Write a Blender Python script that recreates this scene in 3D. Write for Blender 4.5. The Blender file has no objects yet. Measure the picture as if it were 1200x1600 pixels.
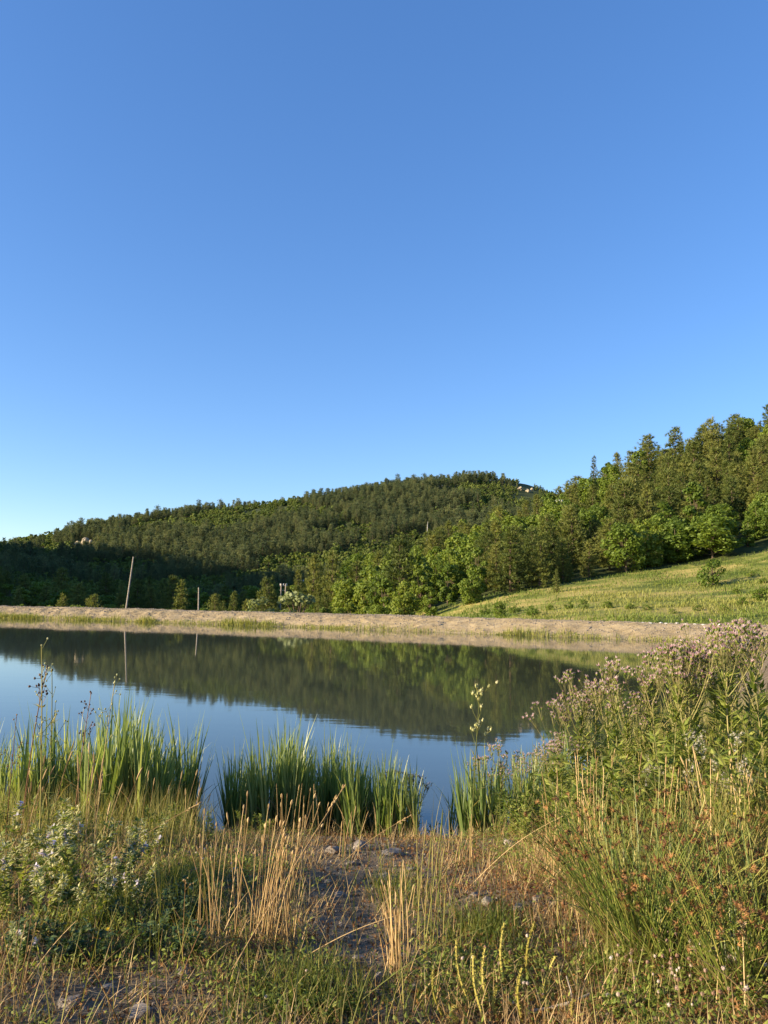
import bpy, math
import numpy as np
from mathutils import Vector, Matrix

# ------------------------------------------------------------------ camera, sky, sun, exposure
sc = bpy.context.scene
F, CX, CY = 1202.0, 600.0, 800.0            # focal length in photo pixels, photo centre
CAM_H = 3.0                                  # camera height above the water
PITCH, ROLL = math.atan(138 / F), 0.018
cam = bpy.data.cameras.new('camera'); cam_o = bpy.data.objects.new('camera', cam)
sc.collection.objects.link(cam_o); sc.camera = cam_o
cam.sensor_fit = 'HORIZONTAL'; cam.sensor_width = 36.0; cam.lens = 36.0 * F / 1200.0
cam.clip_start = 0.1; cam.clip_end = 20000
CAM_R = Matrix.Rotation(math.pi / 2 + PITCH, 3, 'X') @ Matrix.Rotation(ROLL, 3, 'Z')
cam_o.matrix_world = Matrix.Translation((0, 0, CAM_H)) @ CAM_R.to_4x4()

SUN_AZ, SUN_EL = math.radians(254.0), math.radians(15.5)
S_DIR = Vector((math.sin(SUN_AZ) * math.cos(SUN_EL), math.cos(SUN_AZ) * math.cos(SUN_EL), math.sin(SUN_EL)))
world = bpy.data.worlds.new('World'); sc.world = world; world.use_nodes = True
wn = world.node_tree; bg = wn.nodes['Background']
sky = wn.nodes.new('ShaderNodeTexSky'); sky.sky_type = 'NISHITA'; sky.sun_disc = False
sky.sun_elevation = SUN_EL; sky.sun_rotation = SUN_AZ
sky.air_density = 1.0; sky.dust_density = 0.6; sky.ozone_density = 3.4; sky.altitude = 800
hs = wn.nodes.new('ShaderNodeHueSaturation'); hs.inputs['Saturation'].default_value = 1.31; hs.inputs['Hue'].default_value = 0.513
gm = wn.nodes.new('ShaderNodeGamma'); gm.inputs[1].default_value = 0.74     # the photo's flat tone curve
wn.links.new(sky.outputs[0], gm.inputs[0]); wn.links.new(gm.outputs[0], hs.inputs['Color']); wn.links.new(hs.outputs[0], bg.inputs[0])
bg.inputs[1].default_value = 0.145
sun = bpy.data.lights.new('sun', 'SUN'); sun_o = bpy.data.objects.new('sun', sun); sc.collection.objects.link(sun_o)
sun.energy = 5.0; sun.angle = math.radians(0.5); sun.color = (1.0, 0.82, 0.56)
sun_o.rotation_euler = S_DIR.to_track_quat('Z', 'Y').to_euler()
vs = sc.view_settings; vs.view_transform = 'Standard'; vs.look = 'None'; vs.gamma = 1.0; vs.use_curve_mapping = False
vs.exposure = 1.4
sc.cycles.max_bounces = 6; sc.cycles.diffuse_bounces = 3; sc.cycles.glossy_bounces = 3
sc.cycles.transmission_bounces = 4; sc.cycles.use_denoising = True

# ------------------------------------------------------------------ helpers
rng = np.random.default_rng(11)
U = lambda a, b, n=None: rng.uniform(a, b, n)
COL = sc.collection
NCAM = np.array(CAM_R)

def ray(px, py):
    d = NCAM @ np.array([(px - CX) / F, -(py - CY) / F, -1.0]); return d / d[1]
def at(px, py, Y):                           # the point seen at a photo pixel, Y metres ahead
    d = ray(px, py); return np.array([d[0] * Y, Y, CAM_H + d[2] * Y])
def proj(P):
    q = (np.asarray(P, float) - np.array([0, 0, CAM_H])) @ NCAM
    return CX + F * q[..., 0] / -q[..., 2], CY - F * q[..., 1] / -q[..., 2]

def vnoise(x, y, s=0):
    x = np.asarray(x, float); y = np.asarray(y, float)
    xi = np.floor(x).astype(np.int64); yi = np.floor(y).astype(np.int64)
    fx = x - xi; fy = y - yi; fx = fx * fx * (3 - 2 * fx); fy = fy * fy * (3 - 2 * fy)
    def h(a, b):
        n = (a * 374761393 + b * 668265263 + s * 1442695041) & 0xffffffff
        n = ((n ^ (n >> 13)) * 1274126177) & 0xffffffff
        return ((n ^ (n >> 16)) & 0xffff) / 65535.0
    a = h(xi, yi) * (1 - fx) + h(xi + 1, yi) * fx
    b = h(xi, yi + 1) * (1 - fx) + h(xi + 1, yi + 1) * fx
    return a * (1 - fy) + b * fy - 0.5
def fbm(x, y, s=0, o=4):
    r = 0; a = 1
    for k in range(o):
        r = r + a * vnoise(x * 2 ** k, y * 2 ** k, s + k * 17); a *= 0.5
    return r
def sstep(a, b, x):
    t = np.clip((np.asarray(x, float) - a) / (b - a), 0, 1); return t * t * (3 - 2 * t)

class MB:                                    # collects geometry for one mesh
    def __init__(s): s.v = []; s.f = []; s.t = []; s.n = 0
    def add(s, V, Fc, tint=0.5, mat=0):
        V = np.asarray(V, np.float32).reshape(-1, 3); Fc = np.asarray(Fc, np.int64)
        t = np.broadcast_to(np.asarray(tint, np.float32), (len(V),))
        s.v.append(V); s.t.append(t); s.f.append((Fc + s.n, mat)); s.n += len(V); return s
    def mesh(s, name, mats, smooth=False):
        me = bpy.data.meshes.new(name)
        V = np.concatenate(s.v); me.vertices.add(len(V)); me.vertices.foreach_set('co', V.ravel())
        tot = np.concatenate([np.full(len(f), f.shape[1]) for f, m in s.f])
        mi = np.concatenate([np.full(len(f), m) for f, m in s.f])
        lv = np.concatenate([f.ravel() for f, m in s.f])
        me.loops.add(len(lv)); me.loops.foreach_set('vertex_index', lv.astype(np.int32))
        me.polygons.add(len(tot))
        me.polygons.foreach_set('loop_start', (np.cumsum(tot) - tot).astype(np.int32))
        me.polygons.foreach_set('loop_total', tot.astype(np.int32))
        me.polygons.foreach_set('material_index', mi.astype(np.int32))
        me.polygons.foreach_set('use_smooth', np.full(len(tot), smooth))
        a = me.attributes.new('tint', 'FLOAT', 'POINT'); a.data.foreach_set('value', np.concatenate(s.t).astype(np.float32))
        for m in (mats if isinstance(mats, (list, tuple)) else [mats]): me.materials.append(m)
        me.update(calc_edges=True); return me

def frames(D, roll=None):                    # rotation matrices whose z column is D
    D = D / np.linalg.norm(D, axis=1, keepdims=True)
    up = np.where(np.abs(D[:, 2:3]) > 0.95, np.array([[1., 0, 0]]), np.array([[0., 0, 1]]))
    X = np.cross(up, D); X /= np.linalg.norm(X, axis=1, keepdims=True); Y = np.cross(D, X)
    if roll is not None:
        c = np.cos(roll)[:, None]; s = np.sin(roll)[:, None]; X, Y = X * c + Y * s, Y * c - X * s
    return np.stack([X, Y, D], axis=2)
def rand_dirs(n, zmin=-1.0):
    z = U(zmin, 1, n); a = U(0, 2 * math.pi, n); r = np.sqrt(1 - z * z)
    return np.stack([r * np.cos(a), r * np.sin(a), z], 1)
def stamp(mb, T, pos, R, scl, tint=None, mat=0):   # many transformed copies of a small template
    TV, TF = T; pos = np.asarray(pos, float); N = len(pos)
    if N == 0: return
    scl = np.asarray(scl, float)
    if scl.ndim == 0: scl = np.full(N, float(scl))
    if scl.ndim == 1: scl = np.repeat(scl[:, None], 3, 1)
    V = np.einsum('nij,nkj->nki', R, TV[None] * scl[:, None, :]) + pos[:, None]
    Fc = TF[None] + (np.arange(N) * len(TV))[:, None, None]
    tint = U(0, 1, N) if tint is None else np.broadcast_to(tint, (N,))
    mb.add(V.reshape(-1, 3), Fc.reshape(-1, TF.shape[1]), np.repeat(tint, len(TV)), mat)
def paths(base, az, lean, curl, L, ns):      # bent stalks: N x (ns+1) points and tangents
    N = len(base); s = np.linspace(0, 1, ns + 1)
    th = lean[:, None] + curl[:, None] * s[None] ** 1.5
    ds = L[:, None] / ns; thm = (th[:, 1:] + th[:, :-1]) / 2
    r = np.concatenate([np.zeros((N, 1)), np.cumsum(np.sin(thm) * ds, 1)], 1)
    z = np.concatenate([np.zeros((N, 1)), np.cumsum(np.cos(thm) * ds, 1)], 1)
    ca, sa = np.cos(az)[:, None], np.sin(az)[:, None]
    P = np.stack([r * ca, r * sa, z], 2) + base[:, None]
    Tn = np.stack([np.sin(th) * ca, np.sin(th) * sa, np.cos(th)], 2)
    return P, Tn
def ribbons(mb, base, az, lean, curl, L, W, ns=4, tint=None, mat=0, twist=None, prof=None):
    base = np.asarray(base, float); N = len(base)
    b = lambda q: np.broadcast_to(np.asarray(q, float), (N,)).copy()
    az, lean, curl, L, W = b(az), b(lean), b(curl), b(L), b(W)
    P, Tn = paths(base, az, lean, curl, L, ns)
    s = np.linspace(0, 1, ns + 1)
    pr = (1 - s ** 2.2) * (0.55 + 0.45 * np.minimum(1, s * 4)) if prof is None else prof(s)
    pr = np.maximum(pr, 0.03)
    tw = (U(-1.2, 1.2, N) if twist is None else b(twist)) + np.zeros(N)
    wa = az[:, None] + math.pi / 2 + tw[:, None] * (0.4 + 0.6 * s[None])
    Wd = np.stack([np.cos(wa), np.sin(wa), 0 * wa], 2) * (W[:, None] * pr[None] / 2)[..., None]
    V = np.stack([P - Wd, P + Wd], 2)        # N, ns+1, 2, 3
    i = np.arange(ns) * 2
    f = np.stack([i, i + 1, i + 3, i + 2], 1)
    Fc = f[None] + (np.arange(N) * (ns + 1) * 2)[:, None, None]
    t = U(0, 1, N) if tint is None else np.broadcast_to(tint, (N,))
    mb.add(V.reshape(-1, 3), Fc.reshape(-1, 4), np.repeat(t, (ns + 1) * 2), mat)
    return P, Tn
def tubes(mb, P, r0, r1, sides=4, tint=None, mat=0):   # P: N x K x 3 polylines
    P = np.asarray(P, float); N, K, _ = P.shape
    D = np.gradient(P, axis=1); R = frames(D.reshape(-1, 3)).reshape(N, K, 3, 3)
    a = np.arange(sides) * 2 * math.pi / sides
    r0 = np.broadcast_to(np.asarray(r0, float), (N,)); r1 = np.broadcast_to(np.asarray(r1, float), (N,))
    s = np.linspace(0, 1, K); rad = r0[:, None] * (1 - s) + r1[:, None] * s
    ring = R[..., 0][:, :, None] * np.cos(a)[:, None] + R[..., 1][:, :, None] * np.sin(a)[:, None]
    V = P[:, :, None] + ring * rad[..., None, None]
    k = np.arange(K - 1)[:, None] * sides; j = np.arange(sides)[None]; j2 = (j + 1) % sides
    f = np.stack([k + j, k + j2, k + sides + j2, k + sides + j], 2).reshape(-1, 4)
    Fc = f[None] + (np.arange(N) * K * sides)[:, None, None]
    t = U(0, 1, N) if tint is None else np.broadcast_to(tint, (N,))
    mb.add(V.reshape(-1, 3), Fc.reshape(-1, 4), np.repeat(t, K * sides), mat)
def grow(mb, base, az, lean, curl, L, r0, r1, ns=4, sides=4, tint=None, mat=0):
    base = np.asarray(base, float); N = len(base)
    b = lambda q: np.broadcast_to(np.asarray(q, float), (N,)).copy()
    P, Tn = paths(base, b(az), b(lean), b(curl), b(L), ns)
    tubes(mb, P, r0, r1, sides, tint, mat); return P, Tn

def lathe_T(prof, sides):                    # spindle template along z from (z, r) pairs
    a = np.arange(sides) * 2 * math.pi / sides
    V = np.array([[r * math.cos(q), r * math.sin(q), z] for z, r in prof for q in a])
    K = len(prof); k = np.arange(K - 1)[:, None] * sides; j = np.arange(sides)[None]; j2 = (j + 1) % sides
    return V, np.stack([k + j, k + j2, k + sides + j2, k + sides + j], 2).reshape(-1, 4)
SPIN = lathe_T([(0, .02), (.15, .32), (.45, .5), (.8, .36), (1, .03)], 5)
BALL = lathe_T([(-.5, .03), (-.35, .36), (0, .5), (.35, .36), (.5, .03)], 6)
LEAF = (np.array([[0, 0, 0], [.5, 0, .35], [0, .12, .45], [-.5, 0, .35], [0, 0, 1.]]), np.array([[0, 1, 2], [0, 2, 3], [1, 4, 2], [2, 4, 3]]))
QLEAF = (np.array([[-.5, 0, -.35], [.15, .12, -.5], [.5, 0, .3], [-.2, -.1, .5]]), np.array([[0, 1, 2, 3]]))
def tuft_T(n, spread, w, seed):              # a brush of n narrow triangles opening along z
    r = np.random.default_rng(seed); V = []; Fc = []
    for k in range(n):
        a = 2 * math.pi * (k + r.uniform(-.3, .3)) / n; q = spread * r.uniform(.5, 1.1)
        d = np.array([math.sin(q) * math.cos(a), math.sin(q) * math.sin(a), math.cos(q)]) * r.uniform(.75, 1.1)
        p = np.array([-math.sin(a), math.cos(a), 0]) * w / 2
        V += [-p, p, d]; Fc.append([3 * k, 3 * k + 1, 3 * k + 2])
    return np.array(V, float), np.array(Fc)
def rock_T(seed, sub=2, flat=0.6):
    import bmesh
    bm = bmesh.new(); bmesh.ops.create_icosphere(bm, subdivisions=sub, radius=0.5)
    r = np.random.default_rng(seed)
    pl = [(Vector(r.normal(size=3)).normalized(), r.uniform(.26, .46)) for _ in range(9)]
    for v in bm.verts:
        for n, d in pl:
            k = v.co.dot(n) - d
            if k > 0: v.co -= n * k
        v.co += Vector(r.normal(size=3)) * 0.012
        v.co.z *= flat
    bm.verts.index_update()
    T = np.array([v.co[:] for v in bm.verts]), np.array([[v.index for v in f.verts] for f in bm.faces]); bm.free(); return T

def link(o): COL.objects.link(o); return o
def thing(name, label, cat, loc=(0, 0, 0), rz=0, scale=1.0, group=None, mesh=None, tilt=(0, 0)):
    o = link(bpy.data.objects.new(name, mesh)); o.location = [float(q) for q in loc]
    o.rotation_euler = (float(tilt[0]), float(tilt[1]), float(rz)); o.scale = (float(scale),) * 3 if np.ndim(scale) == 0 else [float(q) for q in scale]
    o['label'] = label; o['category'] = cat
    if group: o['group'] = group
    return o
def part(name, mesh, parent, kind=None, loc=None):
    o = link(bpy.data.objects.new(name, mesh)); o.parent = parent
    if kind: o['kind'] = kind
    if loc is not None: o.location = [float(q) for q in loc]
    return o
def struct(name, mesh, kind='structure', label=None):
    o = link(bpy.data.objects.new(name, mesh)); o['kind'] = kind
    if label: o['label'] = label
    return o
def plant(proto, label, cat, loc, rz=0, scale=1.0, group=None, tilt=(0, 0)):   # proto = (name, [(part, mesh, kind)...])
    o = thing(proto[0], label, cat, loc, rz, scale, group, None, tilt)
    for nm, me, kd in proto[1]: part(nm, me, o, kd)
    return o

# ------------------------------------------------------------------ materials
def nodes_of(name):
    m = bpy.data.materials.new(name); m.use_nodes = True; nt = m.node_tree; nt.nodes.clear()
    return m, nt, (lambda t: nt.nodes.new(t)), (lambda a, b: nt.links.new(a, b))
def ramp(N, stops):
    r = N('ShaderNodeValToRGB'); e = r.color_ramp.elements
    while len(e) < len(stops): e.new(0.5)
    for k, (p, c) in enumerate(stops): e[k].position = p; e[k].color = (*c, 1)
    return r
def leafy(name, c0, c1, c2, trans=0.3, rough=0.6, spec=0.25, objw=0.5, tcol=1.5):
    """foliage: colour varies per leaf (tint) and per plant (object random); some light passes through"""
    m, nt, N, L = nodes_of(name)
    at_ = N('ShaderNodeAttribute'); at_.attribute_name = 'tint'
    oi = N('ShaderNodeObjectInfo')
    mx = N('ShaderNodeMix'); mx.data_type = 'FLOAT'; mx.inputs[0].default_value = objw
    L(at_.outputs['Fac'], mx.inputs[2]); L(oi.outputs['Random'], mx.inputs[3])
    r = ramp(N, [(0.12, c0), (0.5, c1), (0.9, c2)]); L(mx.outputs[0], r.inputs[0])
    b = N('ShaderNodeBsdfPrincipled'); L(r.outputs[0], b.inputs['Base Color'])
    b.inputs['Roughness'].default_value = rough; b.inputs['Specular IOR Level'].default_value = spec
    out = N('ShaderNodeOutputMaterial')
    if trans > 0:
        t = N('ShaderNodeBsdfTranslucent')
        g = N('ShaderNodeMix'); g.data_type = 'RGBA'; g.blend_type = 'MULTIPLY'; g.inputs[0].default_value = 1
        L(r.outputs[0], g.inputs[6]); g.inputs[7].default_value = (tcol * 1.05, tcol, tcol * .55, 1); L(g.outputs[2], t.inputs['Color'])
        ms = N('ShaderNodeMixShader'); ms.inputs[0].default_value = trans
        L(b.outputs[0], ms.inputs[1]); L(t.outputs[0], ms.inputs[2]); L(ms.outputs[0], out.inputs[0])
    else: L(b.outputs[0], out.inputs[0])
    return m
def ground_mat(name, stops, scale, fine, bump=0.3, dist=0.02, patch=None, rough=0.95, stripe=None):
    m, nt, N, L = nodes_of(name)
    tc = N('ShaderNodeTexCoord')
    n1 = N('ShaderNodeTexNoise'); n1.inputs['Scale'].default_value = scale; n1.inputs['Detail'].default_value = 8; n1.inputs['Roughness'].default_value = .62
    n2 = N('ShaderNodeTexNoise'); n2.inputs['Scale'].default_value = fine; n2.inputs['Detail'].default_value = 6; n2.inputs['Roughness'].default_value = .7
    for n in (n1, n2): L(tc.outputs['Object'], n.inputs['Vector'])
    mx = N('ShaderNodeMix'); mx.data_type = 'FLOAT'; mx.inputs[0].default_value = .5
    L(n1.outputs[0], mx.inputs[2]); L(n2.outputs[0], mx.inputs[3])
    fac = mx.outputs[0]
    if stripe:
        mp = N('ShaderNodeMapping'); mp.inputs['Rotation'].default_value = (0, 0, stripe[0]); mp.inputs['Scale'].default_value = stripe[1]
        L(tc.outputs['Object'], mp.inputs[0]); n3 = N('ShaderNodeTexNoise'); n3.inputs['Scale'].default_value = 1; n3.inputs['Detail'].default_value = 4
        L(mp.outputs[0], n3.inputs['Vector'])
        m3 = N('ShaderNodeMix'); m3.data_type = 'FLOAT'; m3.inputs[0].default_value = stripe[2]; L(fac, m3.inputs[2]); L(n3.outputs[0], m3.inputs[3]); fac = m3.outputs[0]
    r = ramp(N, stops); L(fac, r.inputs[0]); col = r.outputs[0]
    if patch:
        n4 = N('ShaderNodeTexNoise'); n4.inputs['Scale'].default_value = patch[0]; n4.inputs['Detail'].default_value = 4; L(tc.outputs['Object'], n4.inputs['Vector'])
        r4 = ramp(N, [(patch[2], (0, 0, 0)), (patch[2] + .12, (1, 1, 1))]); L(n4.outputs[0], r4.inputs[0])
        m4 = N('ShaderNodeMix'); m4.data_type = 'RGBA'; L(r4.outputs[0], m4.inputs[0]); L(col, m4.inputs[6]); m4.inputs[7].default_value = (*patch[1], 1); col = m4.outputs[2]
    b = N('ShaderNodeBsdfPrincipled'); L(col, b.inputs['Base Color']); b.inputs['Roughness'].default_value = rough; b.inputs['Specular IOR Level'].default_value = .15
    bp = N('ShaderNodeBump'); bp.inputs['Strength'].default_value = bump; bp.inputs['Distance'].default_value = dist
    L(mx.outputs[0], bp.inputs['Height']); L(bp.outputs[0], b.inputs['Normal'])
    o = N('ShaderNodeOutputMaterial'); L(b.outputs[0], o.inputs[0]); return m

M_soil = ground_mat('soil', [(.3, (.075, .057, .038)), (.5, (.165, .13, .09)), (.7, (.29, .24, .17))], 3.0, 55, 1.0, .03, patch=(1.3, (.11, .08, .048), .5))
M_gravel = ground_mat('gravel', [(.34, (.14, .105, .054)), (.5, (.33, .255, .145)), (.66, (.50, .40, .25))], .7, 9, 1.0, .12, stripe=(.5, (.5, 2.5, 1), .25))
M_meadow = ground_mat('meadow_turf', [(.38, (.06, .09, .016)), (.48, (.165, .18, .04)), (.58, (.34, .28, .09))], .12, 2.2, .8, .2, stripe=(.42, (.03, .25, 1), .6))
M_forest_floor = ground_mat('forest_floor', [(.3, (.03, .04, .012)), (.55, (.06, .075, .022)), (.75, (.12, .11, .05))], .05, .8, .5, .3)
M_plain = ground_mat('plain_turf', [(.3, (.06, .08, .02)), (.7, (.14, .15, .05))], .01, .3, .3, .3)
M_stone = ground_mat('stone', [(.3, (.12, .10, .085)), (.5, (.22, .19, .16)), (.7, (.34, .30, .26))], 6, 60, .5, .008)
M_pale_rock = ground_mat('pale_rock', [(.3, (.16, .13, .085)), (.5, (.32, .27, .19)), (.7, (.45, .40, .30))], .4, 2.5, .8, .25)
M_white_stone = ground_mat('white_stone', [(.3, (.5, .48, .44)), (.7, (.75, .73, .69))], 3, 20, .3, .02)
M_bark = ground_mat('bark', [(.3, (.06, .045, .03)), (.55, (.14, .10, .07)), (.75, (.22, .17, .12))], 3, 20, .6, .03)
M_grey_wood = ground_mat('weathered_wood', [(.3, (.20, .17, .14)), (.55, (.36, .31, .25)), (.8, (.48, .43, .36))], 4, 30, .4, .01)
M_concrete = ground_mat('concrete', [(.3, (.4, .38, .35)), (.7, (.6, .58, .54))], 2, 15, .2, .01)
M_porcelain = ground_mat('porcelain', [(.3, (.65, .64, .6)), (.7, (.75, .74, .7))], 2, 8, .05, .002, rough=.3)
M_wire = ground_mat('wire', [(.3, (.08, .08, .08)), (.7, (.12, .12, .12))], 2, 8, .05, .002, rough=.5)

M_pine = leafy('pine_needles', (.055, .080, .018), (.12, .145, .032), (.205, .21, .055), .30, objw=.55)
M_pine_far = leafy('hazed_far_pine_needles', (.048, .074, .036), (.105, .132, .056), (.185, .20, .085), .28, objw=.65)  # greyer than the near pines: distance haze put into the needle colour
M_leaf = leafy('broad_leaves', (.070, .115, .015), (.125, .180, .024), (.205, .245, .040), .38, objw=.5)
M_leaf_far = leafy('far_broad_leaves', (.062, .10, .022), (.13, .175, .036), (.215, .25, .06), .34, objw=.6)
M_willow = leafy('willow_leaves', (.11, .14, .05), (.16, .19, .075), (.22, .25, .11), .3)
M_spruce = leafy('spruce_needles', (.03, .05, .018), (.05, .075, .024), (.08, .10, .035), .12)
M_cattail = leafy('cattail_blades', (.070, .120, .032), (.165, .225, .065), (.33, .37, .14), .42, .4, .45, .25)
M_reed = leafy('shore_reeds', (.13, .16, .03), (.24, .25, .05), (.38, .34, .10), .32, objw=.2)
M_green = leafy('green_grass', (.05, .085, .012), (.125, .155, .024), (.27, .25, .07), .35, objw=.15)
M_meadow_grass = leafy('meadow_grass', (.085, .13, .02), (.155, .20, .035), (.26, .25, .07), .3, objw=.15)
M_straw = leafy('dry_straw', (.26, .165, .07), (.44, .30, .135), (.60, .44, .22), .25, objw=.2, tcol=1.1)
M_olive = leafy('olive_grass', (.10, .12, .025), (.21, .21, .05), (.38, .32, .11), .3, objw=.2, tcol=1.2)
M_brown = leafy('brown_husk', (.08, .034, .012), (.18, .085, .03), (.32, .17, .06), .15, objw=.2, tcol=1.1)
M_dark = leafy('dark_seed_head', (.03, .018, .015), (.07, .04, .03), (.13, .08, .055), .05, objw=.2)
M_rush = leafy('rush_stems', (.075, .125, .02), (.17, .21, .036), (.33, .30, .085), .28, .45, .4, .2)
M_weed = leafy('weed_leaves', (.075, .115, .018), (.165, .21, .035), (.31, .33, .08), .38, objw=.25)
M_weedstem = leafy('weed_stems', (.12, .11, .04), (.20, .19, .065), (.30, .25, .10), .1, objw=.25)
M_pink = leafy('thistle_bloom', (.36, .20, .23), (.56, .37, .40), (.72, .57, .57), .40, objw=.2, tcol=1.0)
M_lilac = leafy('lilac_petals', (.42, .37, .52), (.56, .51, .66), (.72, .68, .76), .3, objw=.2, tcol=1.0)
M_pod = leafy('pale_pods', (.30, .31, .12), (.46, .45, .20), (.62, .58, .33), .25, objw=.2, tcol=1.1)
M_white = leafy('white_bloom', (.26, .15, .10), (.46, .34, .27), (.68, .60, .53), .25, objw=.8, tcol=1.0)
M_fluff = leafy('seed_fluff', (.5, .45, .40), (.66, .61, .55), (.78, .74, .68), .4, objw=.2, tcol=1.0)
M_yellow = leafy('yellow_bloom', (.6, .40, .02), (.75, .55, .03), (.8, .65, .08), .2, objw=.2, tcol=1.0)
M_spike = leafy('plantain_seed', (.20, .17, .03), (.31, .27, .05), (.40, .34, .09), .1, objw=.2)
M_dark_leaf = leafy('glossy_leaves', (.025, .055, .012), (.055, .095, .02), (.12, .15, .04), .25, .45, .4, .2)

def water_mat():
    m, nt, N, L = nodes_of('water')
    b = N('ShaderNodeBsdfPrincipled'); b.inputs['Base Color'].default_value = (.042, .050, .034, 1)
    b.inputs['Roughness'].default_value = .035; b.inputs['IOR'].default_value = 1.333; b.inputs['Specular IOR Level'].default_value = .8
    tc = N('ShaderNodeTexCoord'); mp = N('ShaderNodeMapping'); mp.inputs['Scale'].default_value = (.55, 1.5, 1); mp.inputs['Rotation'].default_value = (0, 0, .25)
    L(tc.outputs['Object'], mp.inputs[0])
    n1 = N('ShaderNodeTexNoise'); n1.inputs['Scale'].default_value = 1.1; n1.inputs['Detail'].default_value = 3; L(mp.outputs[0], n1.inputs['Vector'])
    bp = N('ShaderNodeBump'); bp.inputs['Strength'].default_value = .22; bp.inputs['Distance'].default_value = .006
    L(n1.outputs[0], bp.inputs['Height']); L(bp.outputs[0], b.inputs['Normal'])
    o = N('ShaderNodeOutputMaterial'); L(b.outputs[0], o.inputs[0]); return m
M_water = water_mat()

# ------------------------------------------------------------------ the lie of the land
CREST = np.array([(-160, 134), (-120, 122), (-80, 110), (-50, 100.5), (-32, 95.5), (-15, 89.3), (0, 83), (12, 77), (22, 71.5), (34, 66.5), (50, 61.5), (75, 56), (110, 50)], float)
def crest_y(x): 
    return sum(np.interp(np.asarray(x) + o, CREST[:, 0], CREST[:, 1]) for o in (-6, -3, 0, 3, 6)) / 5
def ctl():
    P = []
    A = lambda px, py, d: P.append(at(px, py, d))
    for q in [(-80, 868, 600), (0, 856, 600), (60, 846, 610), (130, 832, 620), (300, 808, 640), (450, 788, 660), (600, 770, 680), (720, 755, 700), (800, 755, 700), (860, 770, 690), (900, 795, 680), (1000, 830, 680), (1200, 850, 680), (-250, 860, 600)]: A(*q)
    for q in [(0, 872, 510), (60, 868, 510), (130, 868, 480), (300, 850, 500), (500, 835, 500), (650, 820, 520), (800, 800, 560), (300, 890, 410), (500, 882, 400), (700, 868, 420), (0, 888, 410), (100, 900, 400)]: A(*q)
    for q in [(150, 926, 300), (300, 922, 310), (450, 920, 310), (560, 914, 310), (0, 905, 300), (-50, 903, 300), (-50, 890, 400), (-50, 912, 225), (0, 914, 230), (60, 926, 235), (-150, 885, 245)]: A(*q)
    # right hill and meadow
    for q in [(1000, 972, 74), (1200, 977, 71), (1200, 930, 90), (1200, 900, 103), (1200, 858, 118), (1000, 940, 88), (1000, 914, 106), (1000, 893, 120),
              (850, 950, 96), (850, 922, 112), (750, 966, 95), (750, 942, 110), (700, 950, 112), (1350, 900, 85), (1350, 830, 115),
              (1200, 702, 210), (1110, 732, 215), (1000, 752, 220), (950, 776, 222), (925, 792, 225), (870, 826, 230), (720, 868, 230), (640, 900, 220), (560, 926, 210), (1350, 650, 210),
              (1100, 815, 160), (950, 848, 165), (800, 890, 160), (1200, 725, 300), (1000, 790, 300), (800, 850, 300), (650, 895, 300)]: A(*q)
    P += [np.array(q, float) for q in [(0, 110, -2.5), (-20, 125, -3), (-60, 140, -3), (-100, 160, -3), (-40, 200, -3), (-80, 230, 0), (-10, 170, -2), (-130, 150, 0), (-70, 128, -3)]]
    P += [np.array(q, float) for q in [(-290, 340, 74), (-300, 410, 68), (-300, 465, 42), (-240, 265, 64), (-360, 300, 66), (-225, 335, 38), (-200, 215, 60), (-207, 170, 60), (-207, 132, 55), (-280, 150, 50), (-150, 165, 8), (-145, 215, 10), (-330, 510, 26), (-195, 88, 12), (-280, 80, 14),
        (-160, 0, 4), (-165, 60, 4), (-260, 60, 9), (-250, -100, 8), (150, 0, 12), (150, -100, 8), (0, -160, 4), (-500, 0, 16), (-620, 500, 60), (-300, 1000, 10), (300, 1000, 20), (0, 950, 30), (500, 400, 70), (450, 100, 50), (500, -100, 20), (110, 60, 5)]]
    return np.array(P)
CT = ctl()
def _phi(A, B):
    d2 = ((A[:, None] - B[None]) ** 2).sum(2); return np.sqrt(d2 + 15.0 ** 2)
_K = np.zeros((len(CT) + 3,) * 2); n_ = len(CT)
_K[:n_, :n_] = _phi(CT[:, :2], CT[:, :2]) - np.eye(n_) * .6; _K[:n_, n_] = 1; _K[:n_, n_ + 1:] = CT[:, :2]; _K[n_, :n_] = 1; _K[n_ + 1:, :n_] = CT[:, :2].T
_W = np.linalg.solve(_K, np.concatenate([CT[:, 2], [0, 0, 0]]))
def h_land(x, y):                            # smooth height of the land behind the dam
    x = np.asarray(x, float); y = np.asarray(y, float); s = x.shape
    q = np.stack([x.ravel(), y.ravel()], 1); out = np.empty(len(q))
    for i in range(0, len(q), 20000):
        c = q[i:i + 20000]; out[i:i + 20000] = _phi(c, CT[:, :2]) @ _W[:n_] + _W[n_] + c @ _W[n_ + 1:]
    return out.reshape(s)
def h_terrain(x, y):
    x = np.asarray(x, float); y = np.asarray(y, float)
    z = h_land(x, y) + fbm(x / 14, y / 14, 3, 3) * .5 * sstep(80, 140, y)
    z = np.maximum(z, -4)
    basin = sstep(-2.5, 3.0, y - crest_y(x))             # lake side of the dam drops to the lake bed
    inb = sstep(-150, -138, x) * (1 - sstep(112, 120, x)) * sstep(-60, -52, y)
    k = 1 - (1 - basin) * inb
    return -3.5 * (1 - k) + z * k

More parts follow.
